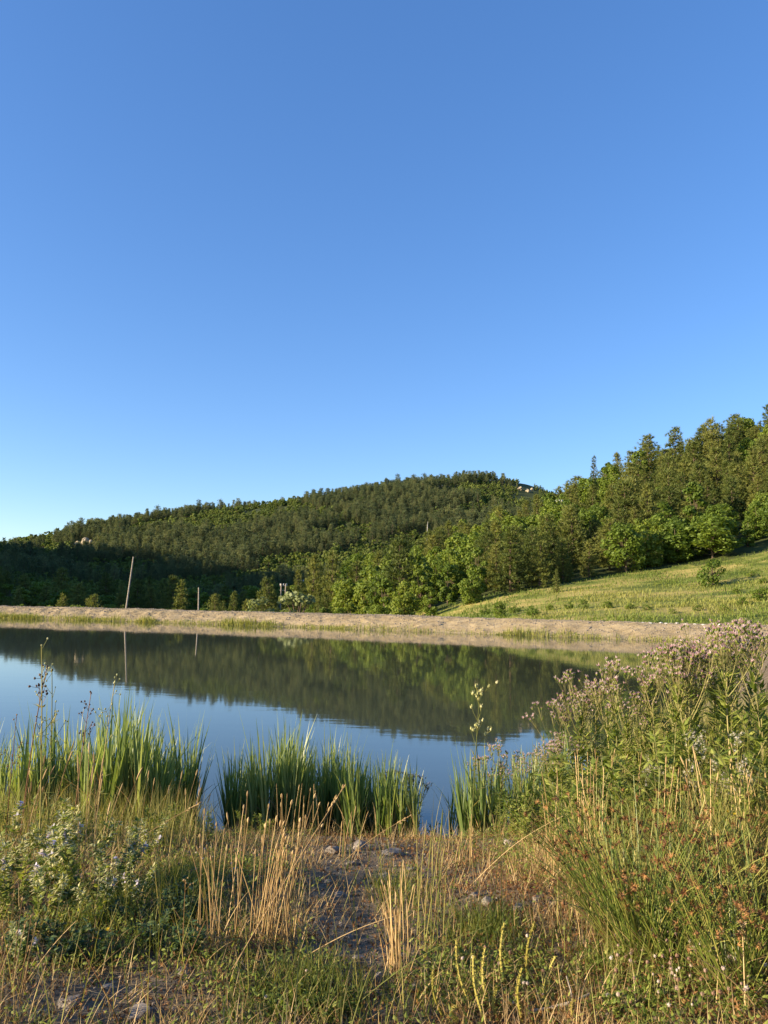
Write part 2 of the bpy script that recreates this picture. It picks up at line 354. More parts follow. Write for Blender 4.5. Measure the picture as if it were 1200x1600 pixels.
def shore_y(x):
    x = np.asarray(x, float)
    return 9.75 + .35 * vnoise(x * .7, x * 0 + 2.5, 5) + np.where(x > 1.8, 1.6 * (np.maximum(x, 1.8) - 1.8) ** 1.04, 0) + np.where(x < -5, .3 * (-5 - np.minimum(x, -5)), 0)
def h_bank(x, y):
    x = np.asarray(x, float); y = np.asarray(y, float)
    t = (shore_y(x) - y) * np.where(x > 1.8, 1 - .38 * sstep(1.8, 5, x), 1.0)
    up = 1.46 * (1 - np.exp(-np.maximum(t, 0) / 4.6 * 1.25)) * 1.06
    z = np.where(t > 0, up, np.maximum(t * .32, -2.6))
    z = z + .72 * sstep(.4, 3.4, x) * sstep(.3, 3.0, t) * (1 - .5 * sstep(6, 20, x))
    z = z + (fbm(x * .9, y * .9, 21, 2) * .09 + fbm(x * 5, y * 5, 31, 3) * .03 + np.abs(fbm(x * 13, y * 13, 41, 2)) * .03) * sstep(-1.5, .6, t)
    return z
def gp(px, py):                              # where the line of sight through a photo pixel meets the bank
    d = ray(px, py); Y = np.linspace(1.2, 16, 1500)
    X = d[0] * Y; Z = CAM_H + d[2] * Y
    hb = np.maximum(h_bank(X, Y), -.06); hit = Z < hb
    k = int(np.argmax(hit)) if hit.any() else len(Y) - 1
    dry_ = np.where(Y[:k + 1] < shore_y(X[:k + 1]) + .12)[0]   # never further out than the water's edge
    k = min(k, int(dry_[-1]) if len(dry_) else k); return np.array([X[k], Y[k], float(hb[k])])
def on_bank(x, y): return np.stack([x, y, h_bank(x, y)], -1)

def grid_mesh(name, xs, ys, hf, mat, smooth=True, matf=None):
    X, Y = np.meshgrid(xs, ys); Z = hf(X, Y); nx, ny = len(xs), len(ys)
    i = np.arange(nx - 1)[None] + np.arange(ny - 1)[:, None] * nx
    Fc = np.stack([i, i + 1, i + 1 + nx, i + nx], 2).reshape(-1, 4)
    mb = MB(); V = np.stack([X, Y, Z], 2).reshape(-1, 3)
    if matf is None: mb.add(V, Fc)
    else:
        c = V[Fc].mean(1); k = matf(c[:, 0], c[:, 1]); mb.add(V, Fc[k == 0], mat=0)
        mb.f.append((Fc[k == 1], 1))
    return mb.mesh(name, mat, smooth)
def spaced(lo, hi, a, b, fine, g=1.09):      # fine between a and b, growing steps outside
    v = list(np.arange(a, b, fine)); s = fine; x = v[-1]
    while x < hi: s *= g; x += s; v.append(min(x, hi))
    s = fine; x = a
    while x > lo: s *= g; x -= s; v.insert(0, max(x, lo))
    return np.unique(np.array(v))

mb = MB(); mb.add([(-9000, -9000, -9), (9000, -9000, -9), (9000, 9000, -9), (-9000, 9000, -9)], [[0, 1, 2, 3]])
struct('ground', mb.mesh('ground', M_plain))
EDGE = np.array([(-200, 400), (-30, 400), (8, 118), (20, 114), (30, 117), (41, 119), (50, 118), (60, 117), (120, 112), (300, 100)], float)   # where the meadow meets the wood
def is_wood(x, y): return (y > np.interp(x, EDGE[:, 0], EDGE[:, 1])) | (x < 2) & (y > 150)
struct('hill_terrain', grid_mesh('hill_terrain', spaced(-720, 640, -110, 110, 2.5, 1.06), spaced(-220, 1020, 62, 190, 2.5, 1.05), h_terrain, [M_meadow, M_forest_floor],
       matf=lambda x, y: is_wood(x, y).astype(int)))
struct('lake_shore_bank', grid_mesh('lake_shore_bank', spaced(-150, 118, -5.5, 5.5, .06, 1.08), spaced(-56, 64, 1.8, 11.0, .06, 1.08), h_bank, M_soil))
mb = MB(); mb.add([(-152, 4, 0), (116, 4, 0), (116, 140, 0), (-152, 140, 0)], [[0, 1, 2, 3]])
struct('lake_water', mb.mesh('lake_water', M_water))

# the gravel dam: a cross-section swept along its crest
def dam_point(x, s, jit=True):               # s = metres from the lakeside edge of the crest, away from the lake positive
    x = np.asarray(x, float); y0 = crest_y(x); dy = (crest_y(x + 1) - crest_y(x - 1)) / 2
    nrm = np.sqrt(1 + dy * dy); nx, ny = -dy / nrm, 1 / nrm
    zc = np.interp(s, [-11, -4.0, -.5, .3, 3.6, 4.4, 14], [-2.35, 0, 1.17, 1.34, 1.36, 1.2, -3.2])
    X, Y = x + nx * s, y0 + ny * s
    n = fbm(X * .3, Y * .3, 51, 2) * .12 + fbm(X * 2.2, Y * 2.2, 57, 3) * .14 - np.abs(vnoise(x * .9 + s * .25, s * .12, 58)) * .22 * sstep(.4, -.6, s)
    return np.stack([X, Y, zc + n * sstep(-9, -3.4, s)], -1)
xs = np.concatenate([np.arange(-150, -60, 1.2), np.arange(-60, 50, .3), np.arange(50, 108, 1.2)])
ss = np.concatenate([np.arange(-11, -5, 1.5), np.arange(-5, 5, .22), np.arange(5, 14.1, 1.5)])
XX, SS = np.meshgrid(xs, ss); V = dam_point(XX, SS).reshape(-1, 3); nx = len(xs)
i = np.arange(nx - 1)[None] + np.arange(len(ss) - 1)[:, None] * nx
mb = MB(); mb.add(V, np.stack([i, i + 1, i + 1 + nx, i + nx], 2).reshape(-1, 4))
struct('dam_embankment', mb.mesh('dam_embankment', M_gravel, True))

ROCKS = [rock_T(k, 2, .7) for k in range(5)]; PEB = [rock_T(20 + k, 1, .75) for k in range(4)]
mb = MB()
for k in range(4):
    n = 3200; p = dam_point(U(-70, 48, n), U(-4.2, 4, n) * U(.5, 1, n)); s = .05 + .14 * U(0, 1, n) ** 3 + .14 * (U(0, 1, n) > .985)
    stamp(mb, PEB[k], p + np.array([0, 0, .01]), frames(rand_dirs(n, .6), U(0, 6, n)), s)
o = struct('gravel_stones', mb.mesh('gravel_stones', M_stone), 'stuff', 'loose grey stones scattered over the gravel dam')
mb = MB(); n = 30000; x = U(-80, 46, n)
dens = (.30 + .70 * sstep(-.25, .4, fbm(x * .35, x * 0, 61, 4)) ** 1.3) * (.55 + .45 * sstep(10, -30, x))
k = U(0, 1, n) < dens; x = x[k]; n = len(x)
p = dam_point(x, U(-4.6, -3.2, n)); p[:, 2] = np.maximum(p[:, 2], 0) - .06
hh = (.15 + .60 * U(0, 1, n) ** 2.0) * (.7 + .7 * sstep(-.2, .3, fbm(x * .5, x * 0, 66, 2)))
ribbons(mb, p, U(0, 6.3, n), U(0, .25, n), U(0, .6, n), hh, .05, 2)
struct('shoreline_reeds', mb.mesh('shoreline_reeds', M_reed), 'stuff', 'yellow green reeds fringing the foot of the gravel dam')
WS = rock_T(77, 2, .55)
for k, px in enumerate([1008, 1019, 1033, 1040, 1055, 1066, 1079, 1091, 1103, 1112, 1128, 1143]):
    mbs = MB(); stamp(mbs, WS, [[0, 0, 0]], frames(np.array([[0, 0, 1.]])), np.array([[U(.3, .6), .3, .3]]))
    X = at(px, 975, 70)[0]; p = dam_point(np.array([X]), np.array([.5 + .5 * U(0, 1)]))[0]
    thing('white_stone', 'white stone in the row along the right end of the dam crest', 'stone', p + [0, 0, .06], U(0, 3), 1, 'white stones on the dam crest', mbs.mesh('white_stone', M_white_stone))

# ------------------------------------------------------------------ trees
NT = [tuft_T(7, .75, .17, k) for k in range(3)]
def pine_proto(seed, H, R, z0, needles, tuft, droop=.12, pw=.85, whorl=.5, nbr=5, dens=1.0):
    global rng; keep = rng; rng = np.random.default_rng(seed)
    tr = MB(); s = np.linspace(0, 1, 8); lean = U(-.03, .03, 2)
    P = np.stack([lean[0] * H * s ** 2, lean[1] * H * s ** 2, H * s], 1)
    tubes(tr, P[None], H * .016 + .03, .02, 6)
    cr = MB(); z = z0 * H
    while z < H * .985:
        f = (z / H - z0) / (1 - z0); nb = rng.integers(nbr - 1, nbr + 2)
        Lz = R * (1 - f) ** pw * min(1, .55 + f * 3) + .12
        az = U(0, 6.28) + np.arange(nb) * 6.28 / nb + U(-.4, .4, nb); L = Lz * U(.6, 1.15, nb)
        base = np.tile([np.interp(z / H, s, P[:, 0]), np.interp(z / H, s, P[:, 1]), z], (nb, 1))
        el = U(-.05, .3, nb) + f * .5 - droop
        D = np.stack([np.cos(az) * np.cos(el), np.sin(az) * np.cos(el), np.sin(el)], 1)
        tubes(tr, np.stack([base, base + D * L[:, None] * .8], 1), .035, .012, 3)
        for b in range(nb):
            m = max(2, int(L[b] / (tuft * .55) * dens)); q = U(.25, 1, m); q[0] = 1
            pos = base[b] + D[b] * (L[b] * q)[:, None] + rng.normal(size=(m, 3)) * np.array([.14, .14, .10]) * (tuft / .5)
            dd = D[b] * .7 + rng.normal(size=(m, 3)) * .45 + np.array([0, 0, .45])
            stamp(cr, NT[b % 3], pos, frames(dd, U(0, 6, m)), tuft * U(.7, 1.25, m))
        z += whorl * U(.7, 1.3)
    stamp(cr, NT[0], [P[-1] - [0, 0, .3], P[-1] - [0, 0, .05]], frames(np.array([[0, 0, 1.], [0.1, 0, 1.]])), tuft * .8)
    nm = 'pine'; out = (tr.mesh(nm + '_trunk', M_bark), cr.mesh(nm + '_crown', needles)); rng = keep; return out
def leaf_proto(seed, H, R, z0, mat, leaf=.34, nlobe=12, per=95, flat=.8, trunk=True):
    global rng; keep = rng; rng = np.random.default_rng(seed)
    tr = MB(); cr = MB(); cz = z0 * H; ch = H - cz
    f = np.sort(U(0.05, .9, nlobe)); az = np.arange(nlobe) * 2.4 + U(-.5, .5, nlobe)
    env = R * np.sqrt(np.clip(1 - ((f - .38) / .64) ** 2, .05, 1))
    c = np.stack([np.cos(az) * env * U(.35, .8, nlobe), np.sin(az) * env * U(.35, .8, nlobe), cz + f * ch], 1)
    c[-1, :2] *= .2; rad = R * U(.30, .46, nlobe) * (1 - .25 * f)
    tubes(tr, np.array([[[0, 0, 0], [U(-.1, .1), U(-.1, .1), cz * .6 + .2], [U(-.2, .2), U(-.2, .2), cz + ch * .6]]]), H * .018 + .03, .03, 6)
    for k in range(nlobe):
        st = np.array([0, 0, max(.2, min(c[k, 2] * .55, cz + ch * .3))])
        tubes(tr, np.array([[st, st * .45 + c[k] * .55 - [0, 0, .1], c[k]]]), .07, .015, 4)
        n = int(per * (rad[k] / (R * .42)) ** 2); d = rand_dirs(n); r = rad[k] * U(.62, 1.12, n) * (1 + .25 * fbm(d[:, 0] * 2.5 + k, d[:, 1] * 2.5, seed, 2))
        pos = c[k] + d * r[:, None] * np.array([1, 1, flat]); k2 = pos[:, 2] > .08; pos = pos[k2]; d = d[k2]; n = len(pos)
        nrm = d + rng.normal(size=(n, 3)) * .55 + np.array([0, 0, .25])
        R3 = frames(nrm, U(0, 6, n))[:, :, [0, 2, 1]]
        stamp(cr, QLEAF, pos, R3, leaf * U(.6, 1.3, n))
    out = (tr.mesh('tree_trunk', M_bark), cr.mesh('tree_crown', mat)); rng = keep; return out

PINES = [pine_proto(100 + k, 10.0, r * 1.3, z0 * .5, M_pine, .74, pw=p, whorl=.5, nbr=6, dens=1.5) for k, (r, z0, p) in enumerate([(2.2, .10, .85), (1.9, .14, 1.0), (2.5, .18, .65), (1.8, .08, 1.1), (2.3, .22, .6)])]
LEAVES = [leaf_proto(200 + k, 10.0, r, z0, M_leaf, .36, nl, 200) for k, (r, z0, nl) in enumerate([(2.9, .02, 22), (2.4, .02, 20), (3.2, .03, 24), (2.1, .01, 18)])]
WILLOWS = [leaf_proto(230 + k, 5.0, 2.0, .06, M_willow, .28, 12, 130) for k in range(2)]
SHRUBS = [leaf_proto(240 + k, 3.0, 1.5, .03, M_leaf, .2, 11, 110, .85) for k in range(3)]
SPRUCE = pine_proto(260, 12.0, 2.0, .08, M_spruce, .55, .35, 1.0, .42, 6, 1.2)
FARP = [pine_proto(300 + k, 12.0, r, z0, M_pine_far, 1.15, pw=p, whorl=.75, nbr=5, dens=1.25) for k, (r, z0, p) in enumerate([(2.2, .25, .55), (2.6, .32, .45), (2.0, .15, .7), (2.5, .4, .42)])]
FARL = [leaf_proto(330 + k, 8.0, r, .08, M_leaf_far, .8, 9, 80) for k, r in enumerate([2.6, 2.2, 3.0])]

def tree(name, pr, H0, label, cat, X, Y, H, group=None, wide=1.0, rz=None, sink=.15):
    z = float(h_terrain(np.array([X]), np.array([Y]))[0]) - sink; s = H / H0
    o = thing(name, label, cat, (X, Y, z), U(0, 6.28) if rz is None else rz, (s * wide, s * wide, s), group)
    part('trunk', pr[0], o); part('crown', pr[1], o); return o
taken = []
def free(X, Y, r):
    if any((X - a) ** 2 + (Y - b) ** 2 < (r * .5 + c * .5) ** 2 for a, b, c in taken): return False
    taken.append((X, Y, r)); return True
def by_px(px, top, bot, Y): # height in metres of something spanning top..bot photo pixels Y metres ahead
    return at(px, 0, Y)[0], (bot - top) / F * Y * 1.0

# single trees one can pick out (photo x, top, bottom, metres ahead)
def pick(name, pr, H0, label, cat, px, top, bot, Y, wide=1.0, group=None):
    X, H = by_px(px, top, bot, Y); X = at(px, (top + bot) / 2, Y)[0]; taken.append((X, Y, 3.0))
    zt = at(px, top, Y)[2]; zg = float(h_terrain(np.array([X]), np.array([Y]))[0]); H = max(zt - zg, H * .6)
    return tree(name, pr, H0, label, cat, X, Y, H, group, wide)
pick('spruce_tree', SPRUCE, 12.0, 'slender dark spruce whose pointed tip breaks the right skyline', 'tree', 927, 712, 800, 212, .8)
pick('shrub', SHRUBS[0], 3.0, 'round olive bush standing alone on the sloping meadow', 'shrub', 1113, 868, 909, 101, .95)
pick('pine_tree', PINES[3], 10.0, 'small young pine standing alone in front of the wood edge', 'tree', 869, 888, 932, 108, .9)
pick('shrub', SHRUBS[1], 3.0, 'dark shrub on the meadow edge just behind the dam, widest of its row', 'shrub', 832, 940, 968, 87, 1.2)
pick('shrub', SHRUBS[2], 3.0, 'small dark shrub left of the widest shrub behind the dam', 'shrub', 780, 935, 966, 92, 1.0)
pick('shrub', SHRUBS[0], 3.0, 'low bushy shrub right of the widest shrub behind the dam', 'shrub', 912, 938, 968, 88, .9)
pick('willow_tree', WILLOWS[0], 5.0, 'pale silvery willow bush rising above the dam crest', 'tree', 466, 922, 962, 118, 1.25)
pick('willow_tree', WILLOWS[1], 5.0, 'smaller pale bush left of the silvery willow', 'tree', 408, 928, 962, 124, 1.2)
pick('oak_tree', LEAVES[2], 10.0, 'broad dark green oak at the top of the meadow', 'tree', 1112, 800, 876, 121, 2.1)
pick('oak_tree', LEAVES[0], 10.0, 'broad green oak left of the darkest oak above the meadow', 'tree', 1056, 806, 882, 123, 1.5)
pick('pine_tree', PINES[2], 10.0, 'tall broad pine behind the middle of the dam, tallest of its group', 'tree', 625, 842, 955, 128, 1.1)
pick('pine_tree', PINES[0], 10.0, 'slim pine lit by the sun at the edge of the shade, right of its twin', 'tree', 520, 862, 940, 165, .9)
pick('pine_tree', PINES[1], 10.0, 'slim dark pine at the edge of the shade, left of its twin', 'tree', 489, 868, 940, 168, .9)
pick('pine_tree', PINES[4], 10.0, 'tall dark-topped pine on the skyline at the upper right', 'tree', 1112, 655, 730, 208, .9)
pick('pine_tree', PINES[2], 10.0, 'wide pine on the skyline right of the spruce tip', 'tree', 1055, 668, 740, 210, .95)

FOOT = [(560, 140), (620, 116), (700, 110), (760, 113), (840, 115), (900, 118), (1000, 121), (1060, 121), (1140, 121), (1260, 121)]
def foot(px): return float(np.interp(px, [a for a, b in FOOT], [b for a, b in FOOT]))
cnt = {'p': 0, 'l': 0}
edge = [(px + U(-8, 8), foot(px) + U(0, 3)) for px in range(640, 1240, 17) if not 1020 < px < 1150]
cand = edge + [(float(U(540, 1250)), None) for _ in range(5200)]
for px, Y in cand:
    if Y is None:
        Y = foot(px) + (238 - foot(px)) * U(0, 1) ** .85
    X = (px - CX) / F * Y
    far_ = sstep(115, 220, Y); r = 4.1 + 1.6 * float(far_)
    if not free(X, Y, r): continue
    broad = fbm(np.array(X / 26), np.array(Y / 26), 71, 2) + .10 * (U(0, 1) - .5) > (.03 if Y < 190 else .08)
    H = U(5.5, 10.0) if Y < 135 else U(7.5, 13.5)
    if px < 700: H *= .9
    zone = 'on the front edge of' if Y < foot(px) + 9 else ('near the skyline of' if Y > 200 else 'halfway up')
    side = 'above the meadow' if px > 930 else ('left of the meadow' if px > 740 else 'behind the dam')
    if broad and cnt['l'] < 200:
        cnt['l'] += 1
        tree('broadleaf_tree', LEAVES[rng.integers(4)], 10.0, f'green broadleaf tree {zone} the right hillside wood, {side}', 'tree', X, Y, H * .92, f'broadleaf trees {zone} the right wood {side}', U(.95, 1.25))
    elif cnt['p'] < 285:
        cnt['p'] += 1
        tree('pine_tree', PINES[rng.integers(5)], 10.0, f'olive green pine {zone} the right hillside wood, {side}', 'tree', X, Y, H, f'pines {zone} the right wood {side}', U(1.0, 1.4))
# trees and bushes in the valley behind the dam, left of the wood
for _ in range(900):
    px = U(-30, 600); Y = U(116, 215); X = (px - CX) / F * Y
    if Y < crest_y(X) + 16 or not free(X, Y, 5.2): continue
    H = U(3.0, 5.2) if Y < 165 else U(5, 9)
    if 180 < px < 320 and Y < 150: H *= .75
    if U(0, 1) < (.25 if Y < 165 else .5): tree('pine_tree', PINES[rng.integers(5)], 10.0, 'dark valley pine in the shade behind the left half of the dam', 'tree', X, Y, H * 1.35, 'pines in the shaded valley')
    else: tree('broadleaf_tree', LEAVES[rng.integers(4)], 10.0, 'dark bushy broadleaf tree in the shade behind the left half of the dam', 'tree', X, Y, H, 'broadleaf trees in the shaded valley', U(1.2, 1.6))

def scatter(name, label, protos, P, rz, scl, idx):   # one object: instances of whole trees on points
    me = bpy.data.meshes.new(name); me.vertices.add(len(P)); me.vertices.foreach_set('co', np.asarray(P, np.float32).ravel())
    for nm, ty, dat in (('rz', 'FLOAT', rz), ('scl', 'FLOAT', scl), ('idx', 'INT', idx)):
        a = me.attributes.new(nm, ty, 'POINT'); a.data.foreach_set('value', np.asarray(dat, np.float32 if ty == 'FLOAT' else np.int32))
    o = struct(name, me, 'stuff', label)
    ng = bpy.data.node_groups.new(name, 'GeometryNodeTree')
    ng.interface.new_socket('Geometry', in_out='INPUT', socket_type='NodeSocketGeometry'); ng.interface.new_socket('Geometry', in_out='OUTPUT', socket_type='NodeSocketGeometry')
    N = ng.nodes.new; L = ng.links.new; gi = N('NodeGroupInput'); go = N('NodeGroupOutput'); jn = N('GeometryNodeJoinGeometry')
    def attr(nm, ty):
        n = N('GeometryNodeInputNamedAttribute'); n.data_type = ty; n.inputs['Name'].default_value = nm; return n.outputs['Attribute']
    cx = N('ShaderNodeCombineXYZ'); L(attr('rz', 'FLOAT'), cx.inputs[2])
    ix = attr('idx', 'INT'); sx = attr('scl', 'FLOAT')
    for k, po in enumerate(protos):
        cmp_ = N('FunctionNodeCompare'); cmp_.data_type = 'INT'; cmp_.operation = 'EQUAL'; L(ix, cmp_.inputs[2]); cmp_.inputs[3].default_value = k
        oi = N('GeometryNodeObjectInfo'); oi.inputs['Object'].default_value = po; oi.inputs['As Instance'].default_value = True
        ip = N('GeometryNodeInstanceOnPoints'); L(gi.outputs[0], ip.inputs['Points']); L(cmp_.outputs[0], ip.inputs['Selection']); L(oi.outputs['Geometry'], ip.inputs['Instance'])
        L(cx.outputs[0], ip.inputs['Rotation']); L(sx, ip.inputs['Scale']); L(ip.outputs[0], jn.inputs[0])
    L(jn.outputs[0], go.inputs[0]); md = o.modifiers.new('scatter', 'NODES'); md.node_group = ng; return o
def joined(pr, name):
    a, b = pr; mb = MB()
    for me, mi in ((a, 0), (b, 1)):
        v = np.empty(len(me.vertices) * 3, np.float32); me.vertices.foreach_get('co', v)
        lv = np.empty(len(me.loops), np.int32); me.loops.foreach_get('vertex_index', lv)
        tt = np.empty(len(me.polygons), np.int32); me.polygons.foreach_get('loop_total', tt)
        t = np.empty(len(me.vertices), np.float32); me.attributes['tint'].data.foreach_get('value', t)
        k = int(tt[0]); mb.add(v.reshape(-1, 3), lv.reshape(-1, k), t, mi)
    return bpy.data.objects.new(name, mb.mesh(name, [a.materials[0], b.materials[0]]))
far_p = [joined(p, 'far_pine') for p in FARP]; far_l = [joined(p, 'far_broadleaf') for p in FARL]
# the wooded mountain and the shaded flank: thousands of trees as one mass
def spread(n, xlo, xhi, ylo, yhi): return U(xlo, xhi, n), U(ylo, yhi, n)
X, Y = spread(80000, -420, 260, 215, 730)
u = X / Y; keep = (u > -.60) & (u < .62) & (Y > np.where(u > -.02, 245, 215))
X, Y = X[keep], Y[keep]
cell = {}; kk = []
for j in range(len(X)):                      # keep trees a few metres apart
    c = (int(X[j] // 3.0), int(Y[j] // 4.0))
    if c in cell: continue
    cell[c] = 1; kk.append(j)
X, Y = X[kk], Y[kk]
zz = h_terrain(X, Y); ppx, ppy = proj(np.stack([X, Y, zz], 1))
leafp = fbm(X / 45, Y / 45, 81, 3) + .30 * sstep(.05, .28, X / Y) * sstep(480, 620, Y) + .28 * sstep(-.36, -.42, X / Y) * sstep(380, 480, Y) + .22 * sstep(470, 380, Y) > .07
low = .6 + .4 * (1 - sstep(.10, .2, X / Y) * sstep(560, 640, Y))
rockhole = ((np.abs(ppx - 133) < 19) & (ppy > 846) & (ppy < 868) | (np.abs(ppx - 822) < 13) & (ppy > 755) & (ppy < 785) | (np.abs(ppx - 700) < 17) & (ppy > 764) & (ppy < 776)) & (Y > 400)
bare = fbm(X / 18, Y / 18, 91, 2) > .30
ok = ~rockhole & ~(bare & leafp)
for nm, lb, prs, sel in (('mountain_pine_wood', 'dense far pine wood covering the mountain behind the dam', far_p, ~leafp & ok), ('mountain_broadleaf_wood', 'lighter broadleaf wood in patches on the mountain behind the dam', far_l, leafp & ok)):
    n = int(sel.sum()); sc_ = (.42 + .5 * U(0, 1, n) ** 1.4 + .28 * (U(0, 1, n) > .95)) * np.where(prs is far_p, 1.0, .85) * low[sel] * (.72 + .28 * sstep(280, 420, Y[sel]))
    scatter(nm, lb, prs, np.stack([X[sel], Y[sel], zz[sel] - .2], 1), U(0, 6.28, n), sc_, rng.integers(0, len(prs), n))
# wood on the hill that closes the valley on the left
X, Y = spread(6000, -420, -125, 150, 470); k = (X / Y < -.46) & (h_land(X, Y) > 5); X, Y = X[k], Y[k]
cell = {}; kk = [j for j in range(len(X)) if cell.setdefault((int(X[j] // 6), int(Y[j] // 6)), j) == j]; X, Y = X[kk], Y[kk]; n = len(X)
scatter('left_hill_wood', 'dark shaded wood on the hill at the left edge', far_p + far_l, np.stack([X, Y, h_terrain(X, Y) - .2], 1), U(0, 6.28, n), U(.5, .85, n), rng.integers(0, 7, n))

# rocks that stand out of the woods
def outcrop(label, px, py, Y, wpx, hpx, n, seed):
    d_ = ray(px, py + hpx * .4); Ys = np.linspace(250, 720, 900); hit = CAM_H + d_[2] * Ys < h_terrain(d_[0] * Ys, Ys)
    Y = float(Ys[np.argmax(hit)]) if hit.any() else Y
    c = at(px, py, Y); w = wpx / F * Y; h = hpx / F * Y
    mb = MB(); r = np.random.default_rng(seed)
    for k in range(n):
        p = np.array([[r.uniform(-.5, .5) * w, r.uniform(-3, 3), r.uniform(-.5, .4) * h]])
        s = r.uniform(.35, .6) * h
        stamp(mb, rock_T(seed * 10 + k, 2, 1.0), p, frames(rand_dirs(1, .3), U(0, 6, 1)), np.array([[s * 1.6, s * 1.4, s * 1.5]]))
    c[2] = max(c[2], float(h_terrain(c[:1], c[1:2])[0]) + h * .3)
    return thing('rock_outcrop', label, 'rock', c, 0, 1, None, mb.mesh('rock_outcrop', M_pale_rock))
outcrop('pale rock outcrop among trees low on the left shoulder of the mountain', 133, 849, 560, 30, 14, 14, 5)
outcrop('pale cliff edge at the right end of the mountain top', 822, 765, 690, 20, 8, 8, 6)
outcrop('flat pale rocks on the mountain summit', 700, 760, 690, 34, 6, 9, 7)

# meadow grass
mb = MB(); n = 46000; px = U(640, 1290, n); Y = 66 + 58 * U(0, 1, n) ** 1.1; X = (px - CX) / F * Y
k = (Y > crest_y(X) + 3) & (Y < np.interp(X, EDGE[:, 0], EDGE[:, 1]) + 2) & (U(0, 1, n) < .25 + .9 * sstep(-.2, .35, fbm(X / 5, Y / 3, 95, 3))); X, Y = X[k], Y[k]; n = len(X)
p = np.stack([X, Y, h_terrain(X, Y) - .03], 1)
g = sstep(-.3, .35, fbm(X / 16, Y / 7, 97, 3)) * (.35 + .65 * sstep(2, 14, Y - crest_y(X)))
ribbons(mb, p, U(0, 6.3, n), U(.1, .5, n), U(0, .8, n), U(.2, .55, n), .10, 2, tint=np.clip(g * .7 + U(0, .35, n), 0, 1))
struct('meadow_grass', mb.mesh('meadow_grass', M_meadow_grass), 'stuff', 'sunlit yellow green grass on the sloping meadow')

for px, Y, H in [(1185, 84, 1.5), (1160, 82, 1.1), (1205, 88, 1.6), (1130, 79, .9), (1090, 80, .8), (1050, 79, .7), (1010, 82, .8), (985, 84, .9), (950, 86, 1.0), (890, 90, 1.1), (860, 91, .9), (805, 95, 1.2), (1195, 98, 1.0), (1175, 104, .9), (1150, 93, .8), (760, 99, 1.3)]:
    tree('shrub', SHRUBS[rng.integers(3)], 3.0, 'low green bush in the rough grass at the foot of the meadow', 'shrub', (px - CX) / F * Y, Y, H, 'low bushes at the foot of the meadow', U(1.1, 1.8))

# ------------------------------------------------------------------ poles and wires
def pole_at(name, label, px, py_base, px_top, py_top, Y, r, zb=None):
    a = at(px, py_base, Y); b = at(px_top, py_top, Y); zg = float(h_terrain(a[:1], a[1:2])[0]); d = (b - a) / (b[2] - a[2])
    a2 = a + d * (zg - .3 - a[2])
    mb = MB(); s = np.linspace(0, 1, 7)[:, None]; tubes(mb, (a2[None] * (1 - s) + b[None] * s - a2)[None], r, r * .65, 8); 
    mb.add(np.array([[r * .6 * math.cos(q), r * .6 * math.sin(q), 0] for q in np.arange(8) * .785]) + (b - a2), [list(range(8))])
    o = thing(name, label, 'pole', a2); part('shaft', mb.mesh('shaft', M_grey_wood), o); return o, b - a2
def box(mb, c, s):
    q = np.array([[x, y, z] for z in (-.5, .5) for y in (-.5, .5) for x in (-.5, .5)]) * np.array(s) + np.array(c)
    mb.add(q, [[0, 1, 3, 2], [4, 6, 7, 5], [0, 4, 5, 1], [2, 3, 7, 6], [0, 2, 6, 4], [1, 5, 7, 3]])
pole_at('wooden_pole', 'tall pale wooden pole leaning right behind the left part of the dam', 197, 951, 208.5, 870, 99.5, .13)
o, t = pole_at('wooden_pole', 'short upright wooden pole behind the dam right of the leaning pole', 310, 955, 310.5, 918, 97, .11)
def h_pole(label, px, top, Y, H, wood, arm=1.9):
    X = at(px, top, Y)[0]; b = at(px, top, Y); o = thing('utility_pole', label, 'pole', (b[0], b[1], b[2] - H))
    for sx in (-.55, .55):
        mb = MB(); tubes(mb, np.array([[[sx, 0, -1.0], [sx, 0, H * .5], [sx, 0, H]]]), .16, .12, 8); part('post', mb.mesh('post', wood), o)
    for zc in (H - 1.6, H - .5):
        mb = MB(); box(mb, (0, .16, zc), (arm, .12, .14)); ca = part('crossarm', mb.mesh('crossarm', wood), o)
    for sx in (-.75, 0, .75):
        mb = MB(); stamp(mb, lathe_T([(0, .05), (.05, .12), (.12, .12), (.16, .07), (.22, .14), (.3, .14), (.38, .03)], 8), [[sx, .16, H - .43]], frames(np.array([[0, 0, 1.]])), 1.2)
        part('insulator', mb.mesh('insulator', M_porcelain), ca)
    return o
h_pole('concrete utility pole with white insulators among the trees at the hill crest, lower left one', 874, 781, 188, 9.5, M_concrete)
h_pole('concrete utility pole with white insulators high on the right hillside', 1087, 706, 203, 10.5, M_concrete)
h_pole('wooden utility pole with white insulators in front of the dark valley', 443, 912, 190, 9, M_grey_wood)
h_pole('dark utility pole with crossarms right of the pole with white insulators', 470, 906, 240, 10, M_bark)
mb = MB(); a = at(667, 838, 430); b = at(668.5, 815, 430)
tubes(mb, np.array([[a - [0, 0, 6], (a + b) / 2, b]]) - a, .3, .08, 6); thing('dead_tree', 'bare pale dead trunk on the lower mountain slope', 'tree', a, 0, 1, None, mb.mesh('dead_tree', M_concrete))


